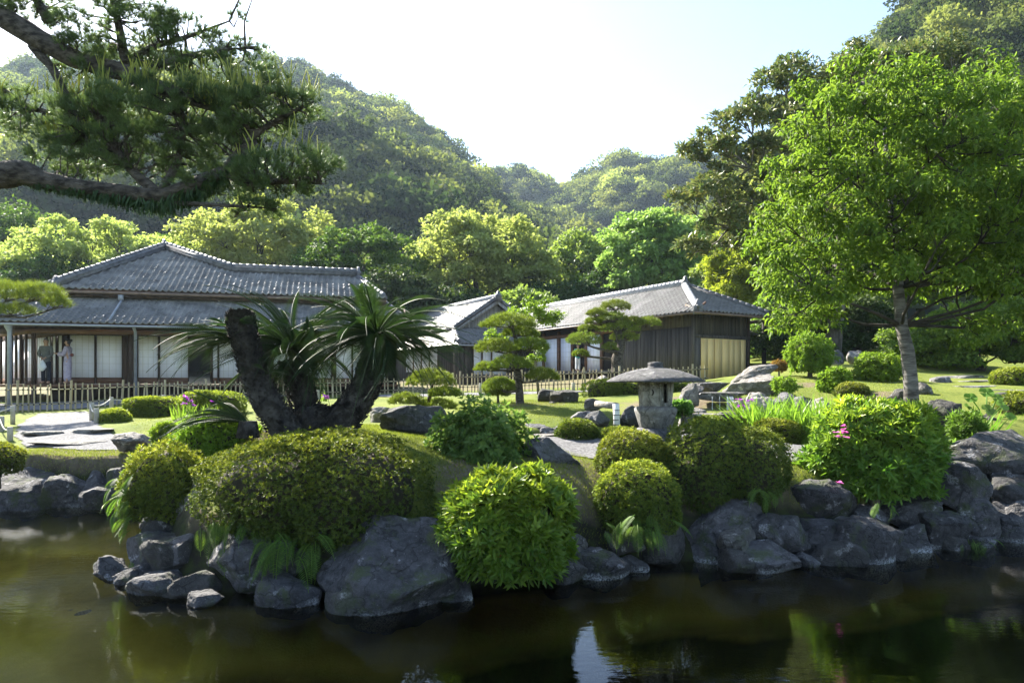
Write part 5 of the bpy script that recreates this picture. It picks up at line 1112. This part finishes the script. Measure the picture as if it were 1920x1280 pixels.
# ================================================================== PINES
def tufts(m, P, ax, nn, L, W, spread=.9):
    n = len(P); A = np.repeat(P, nn, 0); X = np.repeat(ax, nn, 0); m.needles(A, unit(X+rdir(n*nn)*spread), L*rng.uniform(.7, 1.2, n*nn), W)
def pad(m, T, c, w_, h, n, L, W, dep=.8, nn=16, anchor=None, tr=.02):
    d = rdir(n*2); d = d[d[:, 2] > -.12][:n]; n = len(d); r = 1+.12*fbm(d*2.5+c[0]*3, 2)
    P = c+d*np.array([w_/2, w_/2*dep, h*.85])*(r*rng.uniform(.72, 1, n))[:, None]
    tufts(m, P, unit(d*np.array([.5, .5, .6])+np.array([0, 0, .8])), nn, L, W, .75)
    if anchor is not None:
        e = c-np.array([0, 0, h*.05]); Pl = limb(T, anchor, e, tr, tr*.4, .04, 6, 6)
        for i in range(9):
            q = P[rng.integers(0, n)]; T.tube([e+(Pl[4]-e)*rng.uniform(0, 1), (e+q)/2, q], [tr*.3, tr*.2, tr*.1], 4, cap=False)
def niwaki(label, base, trunk, pads, D, r0, name='garden_pine', L=.10, W=.006, dens=1.0):
    root = thing(name, label, 'pine tree', base); T = MB(); tr = np.array([at(*p) for p in trunk]); k = len(tr); s_ = np.linspace(0, k-1, 4*k); Q = np.stack([np.interp(s_, range(k), tr[:, i]) for i in range(3)], 1); Q[1:-1] = (Q[:-2]+Q[1:-1]*2+Q[2:])/4
    T.tube(Q, np.linspace(r0, r0*.35, len(Q)), 10, rough=.12)
    for (px, py, w_, h_) in pads:
        c = at(px, py+h_*.3, D+rng.uniform(-.25, .25)); wd = w_/F*D; hh = h_/F*D; m = MB()
        i = int(np.argmin(np.linalg.norm(Q-c, axis=1)+.8*np.maximum(0, Q[:, 2]-c[2])))
        pad(m, T, c, wd, hh*.8, int(330*dens*(w_/60)), L, W*1.5, anchor=Q[i], tr=r0*.35); m.build('needle_pad', M['needle_n'], root)
    T.build('trunk', M['pinebark'], root, smooth=True); return root
b0 = at(975, 758, 16.5); b0[2] = gz(b0[0], b0[1])-.05
niwaki('tiered garden pine standing on the lawn in the centre', b0, [(975,765,16.5),(974,735,16.5),(972,700,16.5),(964,675,16.5),(969,650,16.5),(966,630,16.5),(960,608,16.5)],
  [(955,602,108,34),(930,648,74,34),(995,645,70,34),(957,680,84,30),(914,688,48,22),(1016,702,62,28),(942,722,62,28),(975,622,70,22)], 16.5, .105)
b0 = at(1157, 694, 26); b0[2] = gz(b0[0], b0[1])-.05
niwaki('gnarled clipped pine with many cloud pads before the dark board wall', b0, [(1157,700,26),(1156,680,26),(1160,660,26),(1166,645,26),(1160,625,26),(1150,605,26),(1153,585,26)],
  [(1154,572,60,24),(1120,586,40,18),(1147,594,60,22),(1113,602,34,14),(1103,615,40,14),(1094,634,68,30),(1088,662,32,16),(1163,612,76,26),(1172,630,56,22),(1143,650,32,20),(1215,603,48,22),(1188,602,40,20)], 26, .24, L=.11, W=.008, dens=1.1)
b0 = at(805, 770, 14.2); b0[2] = gz(b0[0], b0[1])-.05
niwaki('small low clipped pine behind the wedge-shaped boulder', b0, [(805,775,14.2),(803,755,14.2),(808,735,14.2),(812,718,14.2)],
  [(808,708,92,40),(762,748,66,26),(835,735,62,22),(818,758,84,26)], 14.2, .06, L=.08)
# pine bough entering from the left before the house
b0 = np.array([-17.6, 20.5, gz(-17.6, 20.5)]); root = thing('pine_tree', 'sunlit pine bough reaching in from the left edge in front of the house eave', 'pine tree', b0); T = MB(); m = MB()
T.tube([b0, b0+np.array([.2, 0, 2]), at(-60,590,20)], [.14,.11,.07], 8)
for (px, py, w_, h_, n) in [(20,560,110,60,260),(75,560,90,50,220),(30,590,80,35,160),(105,575,50,30,90),(-30,560,90,60,150)]:
    c = at(px, py, 20); pad(m, T, c, w_/F*20, h_/F*20*.6, n, .22, .008, anchor=at(-60,590,20), tr=.05, nn=18)
m.build('needles', M['needle_n'], root); T.build('trunk', M['pinebark'], root)
# big foreground pine
b0 = np.array([-8.2, 7.6, -1.6]); PT = thing('pine_tree', 'big foreground pine whose long limbs and dark needles hang in from the top left', 'pine tree', b0); T = MB(); Nd = MB(); Cn = MB()
T.tube([b0+np.array([0, 0, -.8]), (-8.1, 7.6, 0), (-7.9, 7.7, 2), (-7.6, 7.7, 3.6), (-7.4, 7.8, 6)], [.42,.36,.32,.27,.2], 14, rough=.1)
def plimb(pts, rad, par=T):
    P = np.array([p if len(p) == 3 and isinstance(p, np.ndarray) else at(*p) for p in pts]); k = len(P); s_ = np.linspace(0, k-1, 6*k); Q = np.stack([np.interp(s_, range(k), P[:, i]) for i in range(3)], 1)
    for _ in range(2): Q[1:-1] = (Q[:-2]+Q[1:-1]*2+Q[2:])/4
    par.tube(Q, np.interp(s_, range(k), rad), 12, rough=.13); return Q
L1 = plimb([np.array([-7.6,7.7,3.4]),(-160,-60,7.7),(0,28,7.7),(60,68,7.7),(140,112,7.7),(230,135,7.7),(300,165,7.7),(400,200,7.7),(470,225,7.8)], [.2,.16,.125,.115,.105,.10,.085,.06,.03])
L2 = plimb([np.array([-7.8,7.6,2.2]),(-120,322,7.5),(0,332,7.5),(40,322,7.5),(80,338,7.5),(160,352,7.5),(240,362,7.5),(305,368,7.5),(360,348,7.5),(420,325,7.5),(440,300,7.5),(480,265,7.5)], [.2,.17,.135,.13,.10,.085,.08,.075,.075,.065,.05,.02])
BR = [L1, L2]
for pts, r in [([(60,85,7.7),(100,130,7.7),(135,200,7.7),(160,255,7.7)], [.05,.045,.035,.015]), ([(0,165,7.9),(60,205,7.9),(130,218,7.9),(200,205,7.9)], [.03,.03,.025,.01]), ([(300,365,7.5),(245,320,7.6),(205,260,7.7),(180,215,7.7)], [.06,.05,.04,.02]),
  ([(300,365,7.5),(335,300,7.6),(345,240,7.6),(340,200,7.6)], [.05,.04,.03,.015]), ([(420,325,7.5),(470,345,7.4),(530,340,7.4),(600,345,7.4)], [.045,.04,.03,.01]), ([(430,305,7.5),(480,250,7.5),(540,215,7.5),(590,190,7.5)], [.04,.035,.025,.01]),
  ([(235,120,7.7),(225,60,7.7),(215,10,7.7),(200,-40,7.7)], [.05,.045,.035,.02]), ([(235,120,7.7),(280,90,7.8),(350,70,7.8),(430,40,7.8)], [.04,.03,.025,.008]), ([(260,140,7.7),(330,110,7.7),(400,95,7.7),(460,90,7.7)], [.035,.03,.02,.006]), ([(90,40,7.7),(70,0,7.7),(40,-40,7.7)], [.05,.05,.04]), ([(400,200,7.7),(460,185,7.7),(530,170,7.7)], [.03,.02,.01]), ([(310,380,7.5),(420,385,7.4),(500,390,7.4)], [.03,.02,.008])]:
    BR.append(plimb(pts, r))
AB = np.concatenate(BR)
def bough(px, py, rx, ry, D, n, up=.55, L=.115, dep=.5, cand=0):
    n = int(n*1.4); c = at(px, py, D); a = rx/F*D; h = ry/F*D; nc = max(4, n//9); dc = rdir(nc)*rng.uniform(.25, 1, (nc, 1))**.5; d = dc[rng.integers(0, nc, n)]
    P = c+d*np.array([a, max(a*dep, .3), h])+rng.normal(size=(n, 3))*np.array([.055, .055, .03]); ax = unit(d*.5+np.array([0, 0, up])+rdir(n)*.3)
    tufts(Nd, P, ax, 26, L*.85, .0052, .75)
    for q in c+dc*np.array([a, max(a*dep, .3), h]):
        dd = np.sqrt(((AB-q)**2).sum(1)); i = int(np.argmin(dd+rng.uniform(0, .2, len(AB))))
        if dd[i] > .6: continue
        mid = (AB[i]+q)/2+rng.normal(size=3)*.04; T.tube([AB[i], mid, q], [.013, .009, .004], 4, cap=False)
    if cand:
        k = rng.integers(0, n, cand*3); k = [i for i in k if d[i, 2] > .15][:cand]
        for i in k:
            q = P[i]; s_ = rng.normal(size=3)*.035; s_[2] = 0; l = rng.uniform(.16, .30); Cn.tube([q, q+np.array([0, 0, l*.5])+s_*.4, q+np.array([0, 0, l])+s_*1.4], [.008, .007, .004], 4, cap=False)
for a in [(330,215,250,55,7.7,900,.8,.115,.4,230),(200,195,110,50,7.8,260,.7,.115,.5,60),(480,205,125,55,7.5,420,.7,.115,.5,120),(520,325,95,42,7.4,330,.5,.115,.5,25),(260,275,170,55,7.7,480,.5),(110,220,110,45,7.9,260,.5,.115,.5,30),(140,290,85,48,7.8,230,.5,.115,.5,30),(380,275,150,50,7.7,380,.5),(470,385,55,14,7.4,70,.2),(590,300,45,40,7.4,70,.4,.115,.5,10),(400,345,80,25,7.6,110,.3),
  (230,50,115,70,7.7,420,.4),(330,95,95,60,7.8,270,.4),(60,10,75,30,7.7,170,.3),(150,110,70,35,7.7,110,.5),(430,65,35,55,7.8,45,.5),(380,130,100,35,7.8,140,.5),(460,120,45,35,7.9,40,.5),(495,-6,25,12,7.6,20,.2),(-10,200,40,60,7.9,80,.4),(500,165,45,20,7.8,60,.5)]:
    bough(*a)
T.build('limbs', M['pinebark'], PT, smooth=True); tag(Nd.build('needles', M['needle'], PT), kind='stuff'); tag(Cn.build('candles', M['candle'], PT), kind='stuff')
ep = MB()
for Q, n in ((L2, 1500),):
    pxs = CX+Q[:, 0]/Q[:, 1]*F; k = np.where((pxs > -30) & (pxs < 450))[0]; i = rng.choice(k, n); o = unit(np.c_[rng.normal(size=n)*.4, rng.normal(size=n), -abs(rng.normal(size=n))-.25]); hang = .5+.8*sstep(100, 330, pxs[i])*sstep(460, 330, pxs[i])
    ep.leaves(Q[i]+o*.07, unit(o*.5+np.c_[rng.normal(size=n)*.35, rng.normal(size=n)*.3, -np.ones(n)]), rdir(n), .15*hang*rng.uniform(.6, 1.2, n), .024, .1)
tag(ep.build('hanging_fern', M['cycad'], loc=L2[10]), 'dark tongue ferns growing along the underside of the lower pine limb', 'fern', kind='stuff')
# ================================================================== STONE LANTERN
LD = 10.6; lb = at(1229, 812, LD); LZ = lambda y: (HY-y)/F*LD
LN = thing('stone_lantern', 'wide-roofed hexagonal stone snow lantern beside the stream', 'stone lantern', lb)
X0, Y0 = lb[0], lb[1]; px1 = LD/F
m = MB(); m.lathe([(27*px1,LZ(687)),(29*px1,LZ(684.5)),(29*px1,LZ(682)),(25*px1,LZ(680)),(14*px1,LZ(678.5))][::-1] if False else [(30*px1*.9,LZ(691)),(28*px1*.55,LZ(689)),(28*px1*.5,LZ(686)),(28*px1*.52,LZ(684)),(14*px1,LZ(679.5)),(4*px1,LZ(678))], (X0, Y0, 0), 20); m.build('finial', M['lantern_roof'], LN, smooth=False)
prof = [(60*px1,LZ(713)),(94*px1,LZ(716.5)),(95*px1,LZ(714)),(80*px1,LZ(706)),(62*px1,LZ(699)),(42*px1,LZ(693.5)),(26*px1,LZ(690.5))]
def hexify(mm, k=.10, n=6, rot=.3):
    V = np.concatenate(mm.v); a = np.arctan2(V[:, 1]-Y0, V[:, 0]-X0)+rot; s_ = math.cos(math.pi/n)/np.cos(((a+math.pi/n) % (2*math.pi/n))-math.pi/n); f = 1+(s_/1.0-1)*k; V[:, 0] = X0+(V[:, 0]-X0)*f; V[:, 1] = Y0+(V[:, 1]-Y0)*f; mm.v = [V]; return mm
m = MB(); m.lathe(prof, (X0, Y0, 0), 48); hexify(m, .35); m.build('roof', M['lantern_roof'], LN, smooth=False)
# firebox: six corner posts, panels, one open window
ztop, zbot = LZ(714), LZ(761); r1 = 31*px1; r0 = 27*px1
ang = [.62+i*math.pi/3 for i in range(6)]
def hexpt(i, z, k=1): t = (z-zbot)/(ztop-zbot); r = (r0+(r1-r0)*t)*k; return np.array([X0+r*math.cos(ang[i % 6]), Y0+r*math.sin(ang[i % 6]), z])
for i in range(6):
    m = MB(); m.beam(hexpt(i, zbot), hexpt(i, ztop), .05, .05, (math.cos(ang[i]), math.sin(ang[i]), 0)); m.build('corner_post', M['lantern'], LN)
    a, b_, c, d = hexpt(i, zbot, .98), hexpt(i+1, zbot, .98), hexpt(i+1, ztop, .98), hexpt(i, ztop, .98); mid = (a+b_+c+d)/4; nrm = unit(np.array([mid[0]-X0, mid[1]-Y0, 0]))
    if nrm[0]*.55+nrm[1]*-.83 > .8 and nrm[0] > .2 or i % 2 == 1 and False:
        kind = 'open'
    else: kind = 'panel'
    uu = (b_-a); L = np.linalg.norm(uu); uu /= L
    if kind == 'panel':
        m = MB(); m.beam((a+d)/2, (b_+c)/2, .05, ztop-zbot-.002); pn = m.build('panel', M['lantern'], LN)
        m = MB(); cc = (a+b_)/2*.45+(c+d)/2*.55+nrm*.030; th = np.linspace(-1.9, 1.9, 13); o_ = [cc+uu*math.cos(t)*.030+np.array([0, 0, 1])*math.sin(t)*.045 for t in th]; i_ = [cc+uu*(math.cos(t)*.024-.016)+np.array([0, 0, 1])*math.sin(t)*.045 for t in th]
        m.add(np.array(o_+i_), [(k, k+1, 14+k, 13+k) for k in range(12)]); m.build('dark_crescent', M['dark'], pn)  # flat dark crescent on the panel paints the shade of an opening
    else:
        for t0, t1, za_, zb_ in ((0, .25, 0, 1), (.75, 1, 0, 1), (.25, .75, 0, .14), (.25, .75, .88, 1)):
            q0 = a+(b_-a)*t0; q1 = a+(b_-a)*t1; zz0 = zbot+(ztop-zbot)*za_; zz1 = zbot+(ztop-zbot)*zb_; q0[2] = q1[2] = (zz0+zz1)/2; m = MB(); m.beam(q0, q1, .045, zz1-zz0-.002); m.build('window_frame', M['lantern'], LN)
m = MB(); m.lathe([(24*px1,zbot-.01),(25*px1,zbot+.012)], (X0, Y0, 0), 6, rot=.62); m.build('firebox_floor', M['lantern'], LN)
m = MB(); m.lathe([(26*px1,LZ(803)),(31*px1,LZ(800)),(40*px1,LZ(772)),(41*px1,LZ(766)),(36*px1,LZ(762)),(28*px1,LZ(760.5))], (X0, Y0, 0), 6, rot=.62); m.build('base', M['lantern'], LN)
m = MB(); m.lathe([(52*px1,LZ(835)),(44*px1,LZ(806)),(30*px1,LZ(801))], (X0, Y0, 0), 6, rot=.9); m.build('plinth', M['rock'], LN) if False else m.build('plinth', M['lantern_roof'], LN)
# ================================================================== PIPE, WATERFALL
pb = at(1157, 800, 13.2); PP = thing('water_pipe', 'pale bent pipe wrapped in netting pouring toward the stream', 'pipe', pb)
m = MB(); m.tube([at(1118,757,13.6), at(1138,759,13.4), at(1157,761,13.2)], .065, 12); m.build('spout', M['rock_light'], PP, smooth=True)
m = MB(); m.tube([at(1155,757,13.2), at(1156,780,13.2), at(1157,812,13.2)], .062, 12); m.build('downpipe', M['plaster'], PP, smooth=True)
for y in (768, 777, 786, 795):
    m = MB(); m.tube([at(1155.5,y,13.2), at(1155.5,y+1.2,13.2)], .067, 12); m.build('tie', M['tie'], PP)
wm, t, b, o = newmat('falling_water'); b.inputs['Base Color'].default_value = (.8, .84, .88, 1); b.inputs['Roughness'].default_value = .2; b.inputs['Alpha'].default_value = .55
wf = thing('waterfall', 'thin white strands of water falling between the rocks right of the lantern', 'waterfall', at(1365, 768, 15))
for x, wd in ((1364,5),(1368,3),(1373,6),(1370,2),(1335,1.6),(1349,1.2)):
    m = MB(); P = [at(x, 742, 15.15), at(x+.3, 745, 15.0), at(x+.6, 756, 14.92), at(x+.4, 768, 14.9)]; h_ = wd*.5/F*15/2; V = [p+np.array([s_*h_*(1+.25*k), 0, 0]) for k, p in enumerate(P) for s_ in (-1, 1)]; m.add(V, [(2*k, 2*k+1, 2*k+3, 2*k+2) for k in range(3)]); m.build('strand', wm, wf)
pool = [((px-CX)/F*D, D) for px, D in [(1300,15.2),(1395,15.2),(1400,14.2),(1350,13.9),(1290,14.1)]]; flat('pool_water', pool, -.62, M['stream'])
# ================================================================== BAMBOO FENCES
pm = MB(); pm.tube([(0,0,z) for z in (0,.3,.305,.32,.325,.62,.625,.64,.645,1)], [.5,.5,.56,.56,.5,.48,.54,.54,.48,.47], 8); PK = pm.mesh('picket'); PK.materials.append(M['bamboo'])
def fence(label, pts, sp, wd, posts_every):
    P = np.array([at(px, yb, D) for px, yb, yt, D in pts]); Hh = np.array([(yb-yt)/F*D for px, yb, yt, D in pts]); seg = np.r_[0, np.cumsum(np.linalg.norm(np.diff(P, axis=0), axis=1))]
    f = lambda s_: (np.array([np.interp(s_, seg, P[:, i]) for i in range(3)]), np.interp(s_, seg, Hh))
    root = thing('bamboo_fence', label, 'fence', P[0]); o0 = P[0]; s_ = 0; i = 0; ties = MB()
    while s_ < seg[-1]:
        p, h = f(s_); post = i % posts_every == 0; r = wd*(1.6 if post else rng.uniform(.75, 1.15)); hh = h*(1.13 if post else rng.uniform(.95, 1.04))
        lean = rng.normal()*.035; Mx = Matrix.Translation(Vector(p-o0+np.array([0, 0, -.06])))@Matrix.Rotation(lean, 4, 'Y')@Matrix.Rotation(rng.uniform(0, 6), 4, 'Z')@Matrix.Diagonal((r*2, r*2, hh+.06, 1))
        obj('post' if post else 'picket', PK, root, mat4=Mx)
        for k in (.27, .80): ties.box(p+np.array([lean*h*k, -wd*.9, h*k]), (.035, .035, .045))
        s_ += sp*rng.uniform(.8, 1.2); i += 1
    for k in (.27, .80):
        m = MB(); S_ = np.linspace(0, seg[-1], 40); m.tube([f(q)[0]+np.array([0, -wd*.6, f(q)[1]*k]) for q in S_], .016, 6); m.build('rail', M['bamboo'], root)
    tag(ties.build('rope_ties', M['tie'], root), kind='stuff'); return root
fence('long bamboo picket fence in front of the main house, left', [(-60,776,720,21.5),(0,775,720,21.5),(140,769,719,21.8),(240,758,717,22.8),(310,750,716,24),(450,745,714,25),(620,744,711,26),(770,738,708,26),(858,736,702,26)], .165, .024, 9)
fence('bamboo picket fence in front of the long right house', [(862,735,700,26),(980,732,697,25.2),(1080,729,693,24.6),(1180,724,690,24.2),(1260,720,688,24),(1328,717,685,24)], .15, .024, 8)
# rope posts
RP = []
for l, x, y0, y1, D in [('short rope post left of the small ball shrub',172,754,780,17.8),('short rope post touching the small ball shrub',181,765,790,16.9),('short rope post behind the box-shaped hedge, left end',209,744,766,20),('rope post between the box-shaped hedge and the fence',307,740,756,21.5),('short rope post at the left side of the path, farthest',24,760,785,18.2),('short rope post at the left side of the path, cut by the edge',3,780,810,16.3),('short rope post at the left side of the path, nearest',19,800,832,15.0),('short post beside the cycad trunk before the fence',596,731,748,24),('short post left of the tiered garden pine before the fence',901,718,738,23.2),('short post right of the tiered garden pine before the fence',1075,717,736,22.6)]:
    b0 = at(x, y1, D); t0 = at(x, y0, D); m = MB(); m.tube([b0-np.array([0, 0, .15]), t0-np.array([0, 0, .02]), t0], [.058, .058, .05], 10); tag(m.build('rope_post', M['post'], loc=b0), l, 'post', 'short wooden rope posts'); RP.append(t0)
def rope(l, a, b_):
    a = a-np.array([0, .06, .06]); b_ = b_-np.array([0, .06, .06]); t_ = np.linspace(0, 1, 12)[:, None]; P = a+(b_-a)*t_-np.array([0, 0, 1])*.09*np.sin(t_*np.pi); m = MB(); m.tube(P, .012, 6); tag(m.build('rope', M['rope'], loc=a), l, 'rope')
rope('white rope joining the two posts by the small ball shrub', RP[0], RP[1]); rope('white rope sagging from the path post to the hedge post', RP[0], RP[2]); rope('white rope from the hedge post toward the fence', RP[2], RP[3]); rope('white rope between the two nearest posts at the left edge', RP[5], RP[6]); rope('white rope running from the farthest left post out of the picture', RP[4], at(-60,770,18))
# ================================================================== PEOPLE
M['skin'] = surf('skin', (.42, .25, .17), (.5, .31, .22), 3, .6, 0); M['hair'] = surf('black_hair', (.012, .01, .01), (.02, .018, .016), 20, .5, 0); M['greyhair'] = surf('grey_hair', (.05, .05, .05), (.12, .12, .12), 20, .6, 0)
M['jacket'] = surf('jacket_cloth', (.10, .105, .10), (.17, .175, .165), 8, .85, .2); M['trousers'] = surf('navy_trousers', (.012, .014, .025), (.02, .022, .035), 6, .8, 0)
M['kimono'] = surf('kimono_cloth', (.36, .31, .42), (.50, .45, .56), 10, .75, .1); M['obi'] = surf('obi_cloth', (.20, .07, .06), (.30, .12, .09), 20, .7, 0); M['bag'] = surf('white_bag', (.72, .74, .78), (.82, .83, .85), 6, .6, .3); M['white'] = surf('white_cloth', (.7, .7, .7), (.78, .78, .78), 5, .8, 0); M['teal'] = surf('teal_cloth', (.02, .22, .25), (.05, .3, .3), 5, .8, 0)
def skin_mesh(name, V, E, R, mat, parent, sub=2):
    me = bpy.data.meshes.new(name); me.from_pydata([tuple(map(float, v)) for v in V], E, []); me.update(); me.materials.append(M[mat]); o = bpy.data.objects.new(name, me); COL.objects.link(o); o.parent = parent
    o.modifiers.new('skin', 'SKIN').use_smooth_shade = True
    for i, r in enumerate(R): me.skin_vertices[0].data[i].radius = (r, r) if not isinstance(r, tuple) else r
    me.skin_vertices[0].data[0].use_root = True
    s_ = o.modifiers.new('sub', 'SUBSURF'); s_.levels = s_.render_levels = sub; return o
def person(label, loc, yaw, sc, arms, leg=True, skirt=None, top='jacket', bottom='trousers', hair='greyhair', bun=False):
    root = thing('person', label, 'person', loc); root.rotation_euler[2] = yaw; root.scale = (sc, sc, sc)
    V = [(0,0,.90),(0,.01,1.10),(0,.01,1.32),(0,0,1.44),(0,-.01,1.51),(0,-.015,1.60),(0,-.01,1.67)]; R = [(.14,.10),(.13,.095),(.155,.10),.055,.06,(.078,.095),(.05,.06)]; E = [(i, i+1) for i in range(6)]
    def chain(start, pts, rad):
        a = start
        for p, r in zip(pts, rad): V.append(p); R.append(r); E.append((a, len(V)-1)); a = len(V)-1
        return a
    for sgn, (el, wr) in zip((-1, 1), arms):
        h = chain(2, [(sgn*.17,.01,1.36), el, wr], [.06,.045,.03]); w_ = np.array(wr); dr_ = unit(w_-np.array(el))
        pal = w_+dr_*.07; k = chain(h, [tuple(pal)], [.03]); sdv = unit(np.cross(dr_, [0, .3, 1]))
        for j, l in enumerate((.07, .085, .09, .078)): chain(k, [tuple(pal+sdv*(j-1.5)*.02+dr_*.03), tuple(pal+sdv*(j-1.5)*.026+dr_*(.03+l*.6)-np.array([0, 0, .015]))], [.009, .007])
        chain(h, [tuple(w_+sdv*.04+dr_*.03), tuple(w_+sdv*.055+dr_*.075)], [.011, .008])
    for sgn in (-1, 1): chain(0, [(sgn*.09,0,.82),(sgn*.10,-.01,.47),(sgn*.10,.02,.09),(sgn*.105,-.12,.045)], [.085,.058,.042,.04])
    body = skin_mesh('body', V, E, R, 'skin', root)
    T_V = [(0,0,.74),(0,0,.95),(0,.01,1.15),(0,.01,1.34),(0,.0,1.43)]; T_R = [(.18,.135),(.175,.13),(.16,.12),(.18,.125),(.075,.07)]; T_E = [(0,1),(1,2),(2,3),(3,4)]
    for sgn, (el, wr) in zip((-1, 1), arms):
        n0 = len(T_V); w_ = np.array(el)+(np.array(wr)-np.array(el))*.85; T_V += [(sgn*.18,.01,1.37), el, tuple(w_)]; T_R += [.078,.062,.055] if skirt is None else [.078,.085,(.10,.075)]; T_E += [(3,n0),(n0,n0+1),(n0+1,n0+2)]
    skin_mesh(top, T_V, T_E, T_R, top, root)
    if skirt: skin_mesh('skirt', [(0,0,1.0),(0,0,.7),(0,-.01,.35),(0,-.01,.05)], [(0,1),(1,2),(2,3)], [(.175,.14),(.185,.15),(.165,.135),(.17,.14)], skirt, root); skin_mesh('obi', [(0,.0,1.0),(0,.01,1.2)], [(0,1)], [(.19,.15),(.18,.145)], 'obi', root); skin_mesh('obi_knot', [(0,.14,1.04),(0,.17,1.18)], [(0,1)], [(.10,.06),(.11,.06)], 'obi', root)
    else:
        for sgn in (-1, 1): skin_mesh('trouser_leg', [(sgn*.075,0,.9),(sgn*.095,-.005,.5),(sgn*.10,.015,.07)], [(0,1),(1,2)], [.11,.082,.075], bottom, root)
    m = MB(); q = ICO[3][0]; k = q[:, 2] > -9; vv = q*np.array([.086,.105,.115])+np.array([0,.012,1.615]); face = (q[:, 1] < -.25) & (q[:, 2] < .45); vv[face] = q[face]*np.array([.06,.06,.06])+np.array([0,.02,1.6]); m.add(vv, ICO[3][1]); 
    if bun: m.add(q*np.array([.06,.06,.06])+np.array([0,.11,1.66]), ICO[3][1])
    me = m.mesh('hair'); me.materials.append(M[hair]); obj('hair', me, root)
    for s_ in (-1, 1):
        m = MB(); m.add(ICO[3][0]*np.array([.011,.008,.007])+np.array([s_*.033,-.098,1.60]), ICO[3][1]); me = m.mesh('eye'); me.materials.append(M['hair']); obj('eye', me, root)
        m = MB(); m.add(ICO[3][0]*np.array([.012,.02,.03])+np.array([s_*.088,.0,1.595]), ICO[3][1]); me = m.mesh('ear'); me.materials.append(M['skin']); obj('ear', me, root)
    m = MB(); m.add(ICO[3][0]*np.array([.012,.02,.022])+np.array([0,-.108,1.575]), ICO[3][1]); me = m.mesh('nose'); me.materials.append(M['skin']); obj('nose', me, root)
    m = MB(); m.add(ICO[3][0]*np.array([.024,.008,.006])+np.array([0,-.095,1.538]), ICO[3][1]); me = m.mesh('mouth'); me.materials.append(M['obi']); obj('mouth', me, root)
    return root
pv = VP+.55; pm_ = W(0, pv, 0); um = along(86, pm_, hu); man = pm_+hu*um
person('person in a grey jacket and dark trousers on the veranda, hands together over a bag', man+Z*.01, math.radians(5), .985, [((-.24,-.02,1.10),(-.05,-.17,.98)),((.24,-.02,1.10),(.05,-.17,.96))])
uw = along(127, pm_, hu); wo = pm_+hu*uw
person('person in a pale lilac kimono on the veranda, arm reaching toward the screens', wo+Z*.01, math.radians(-80), .975, [((-.20,-.12,1.14),(-.10,-.42,1.17)),((.21,-.06,1.10),(.10,-.34,1.15))], skirt='kimono', top='kimono', hair='hair', bun=True)
bgc = man+np.array([.0, -.20, .52]); bag = MB(); q = ICO[4][0].copy(); wz = 1-.75*np.clip((q[:, 2]+.2)/1.2, 0, 1); q = q*np.array([.155,.09,.22])*np.c_[wz, wz, np.ones(len(q))]; q *= (1+.08*fbm(q*14, 2))[:, None]; bag.add(q+bgc+Z*.18, ICO[4][1]); tag(bag.build('cloth_bag', M['bag'], smooth=True, loc=bgc), 'white tied bag held by the person in the grey jacket', 'bag')
sd2 = along(1091, PW, ru); pp = PW+ru*(sd2)+rw*-.25; person('person in white standing in the dark doorway of the right house', pp+Z*.64, math.radians(20), .78, [((-.23,-.02,1.10),(-.12,-.2,1.12)),((.23,-.02,1.10),(.12,-.2,1.10))], top='teal', bottom='white', hair='hair')
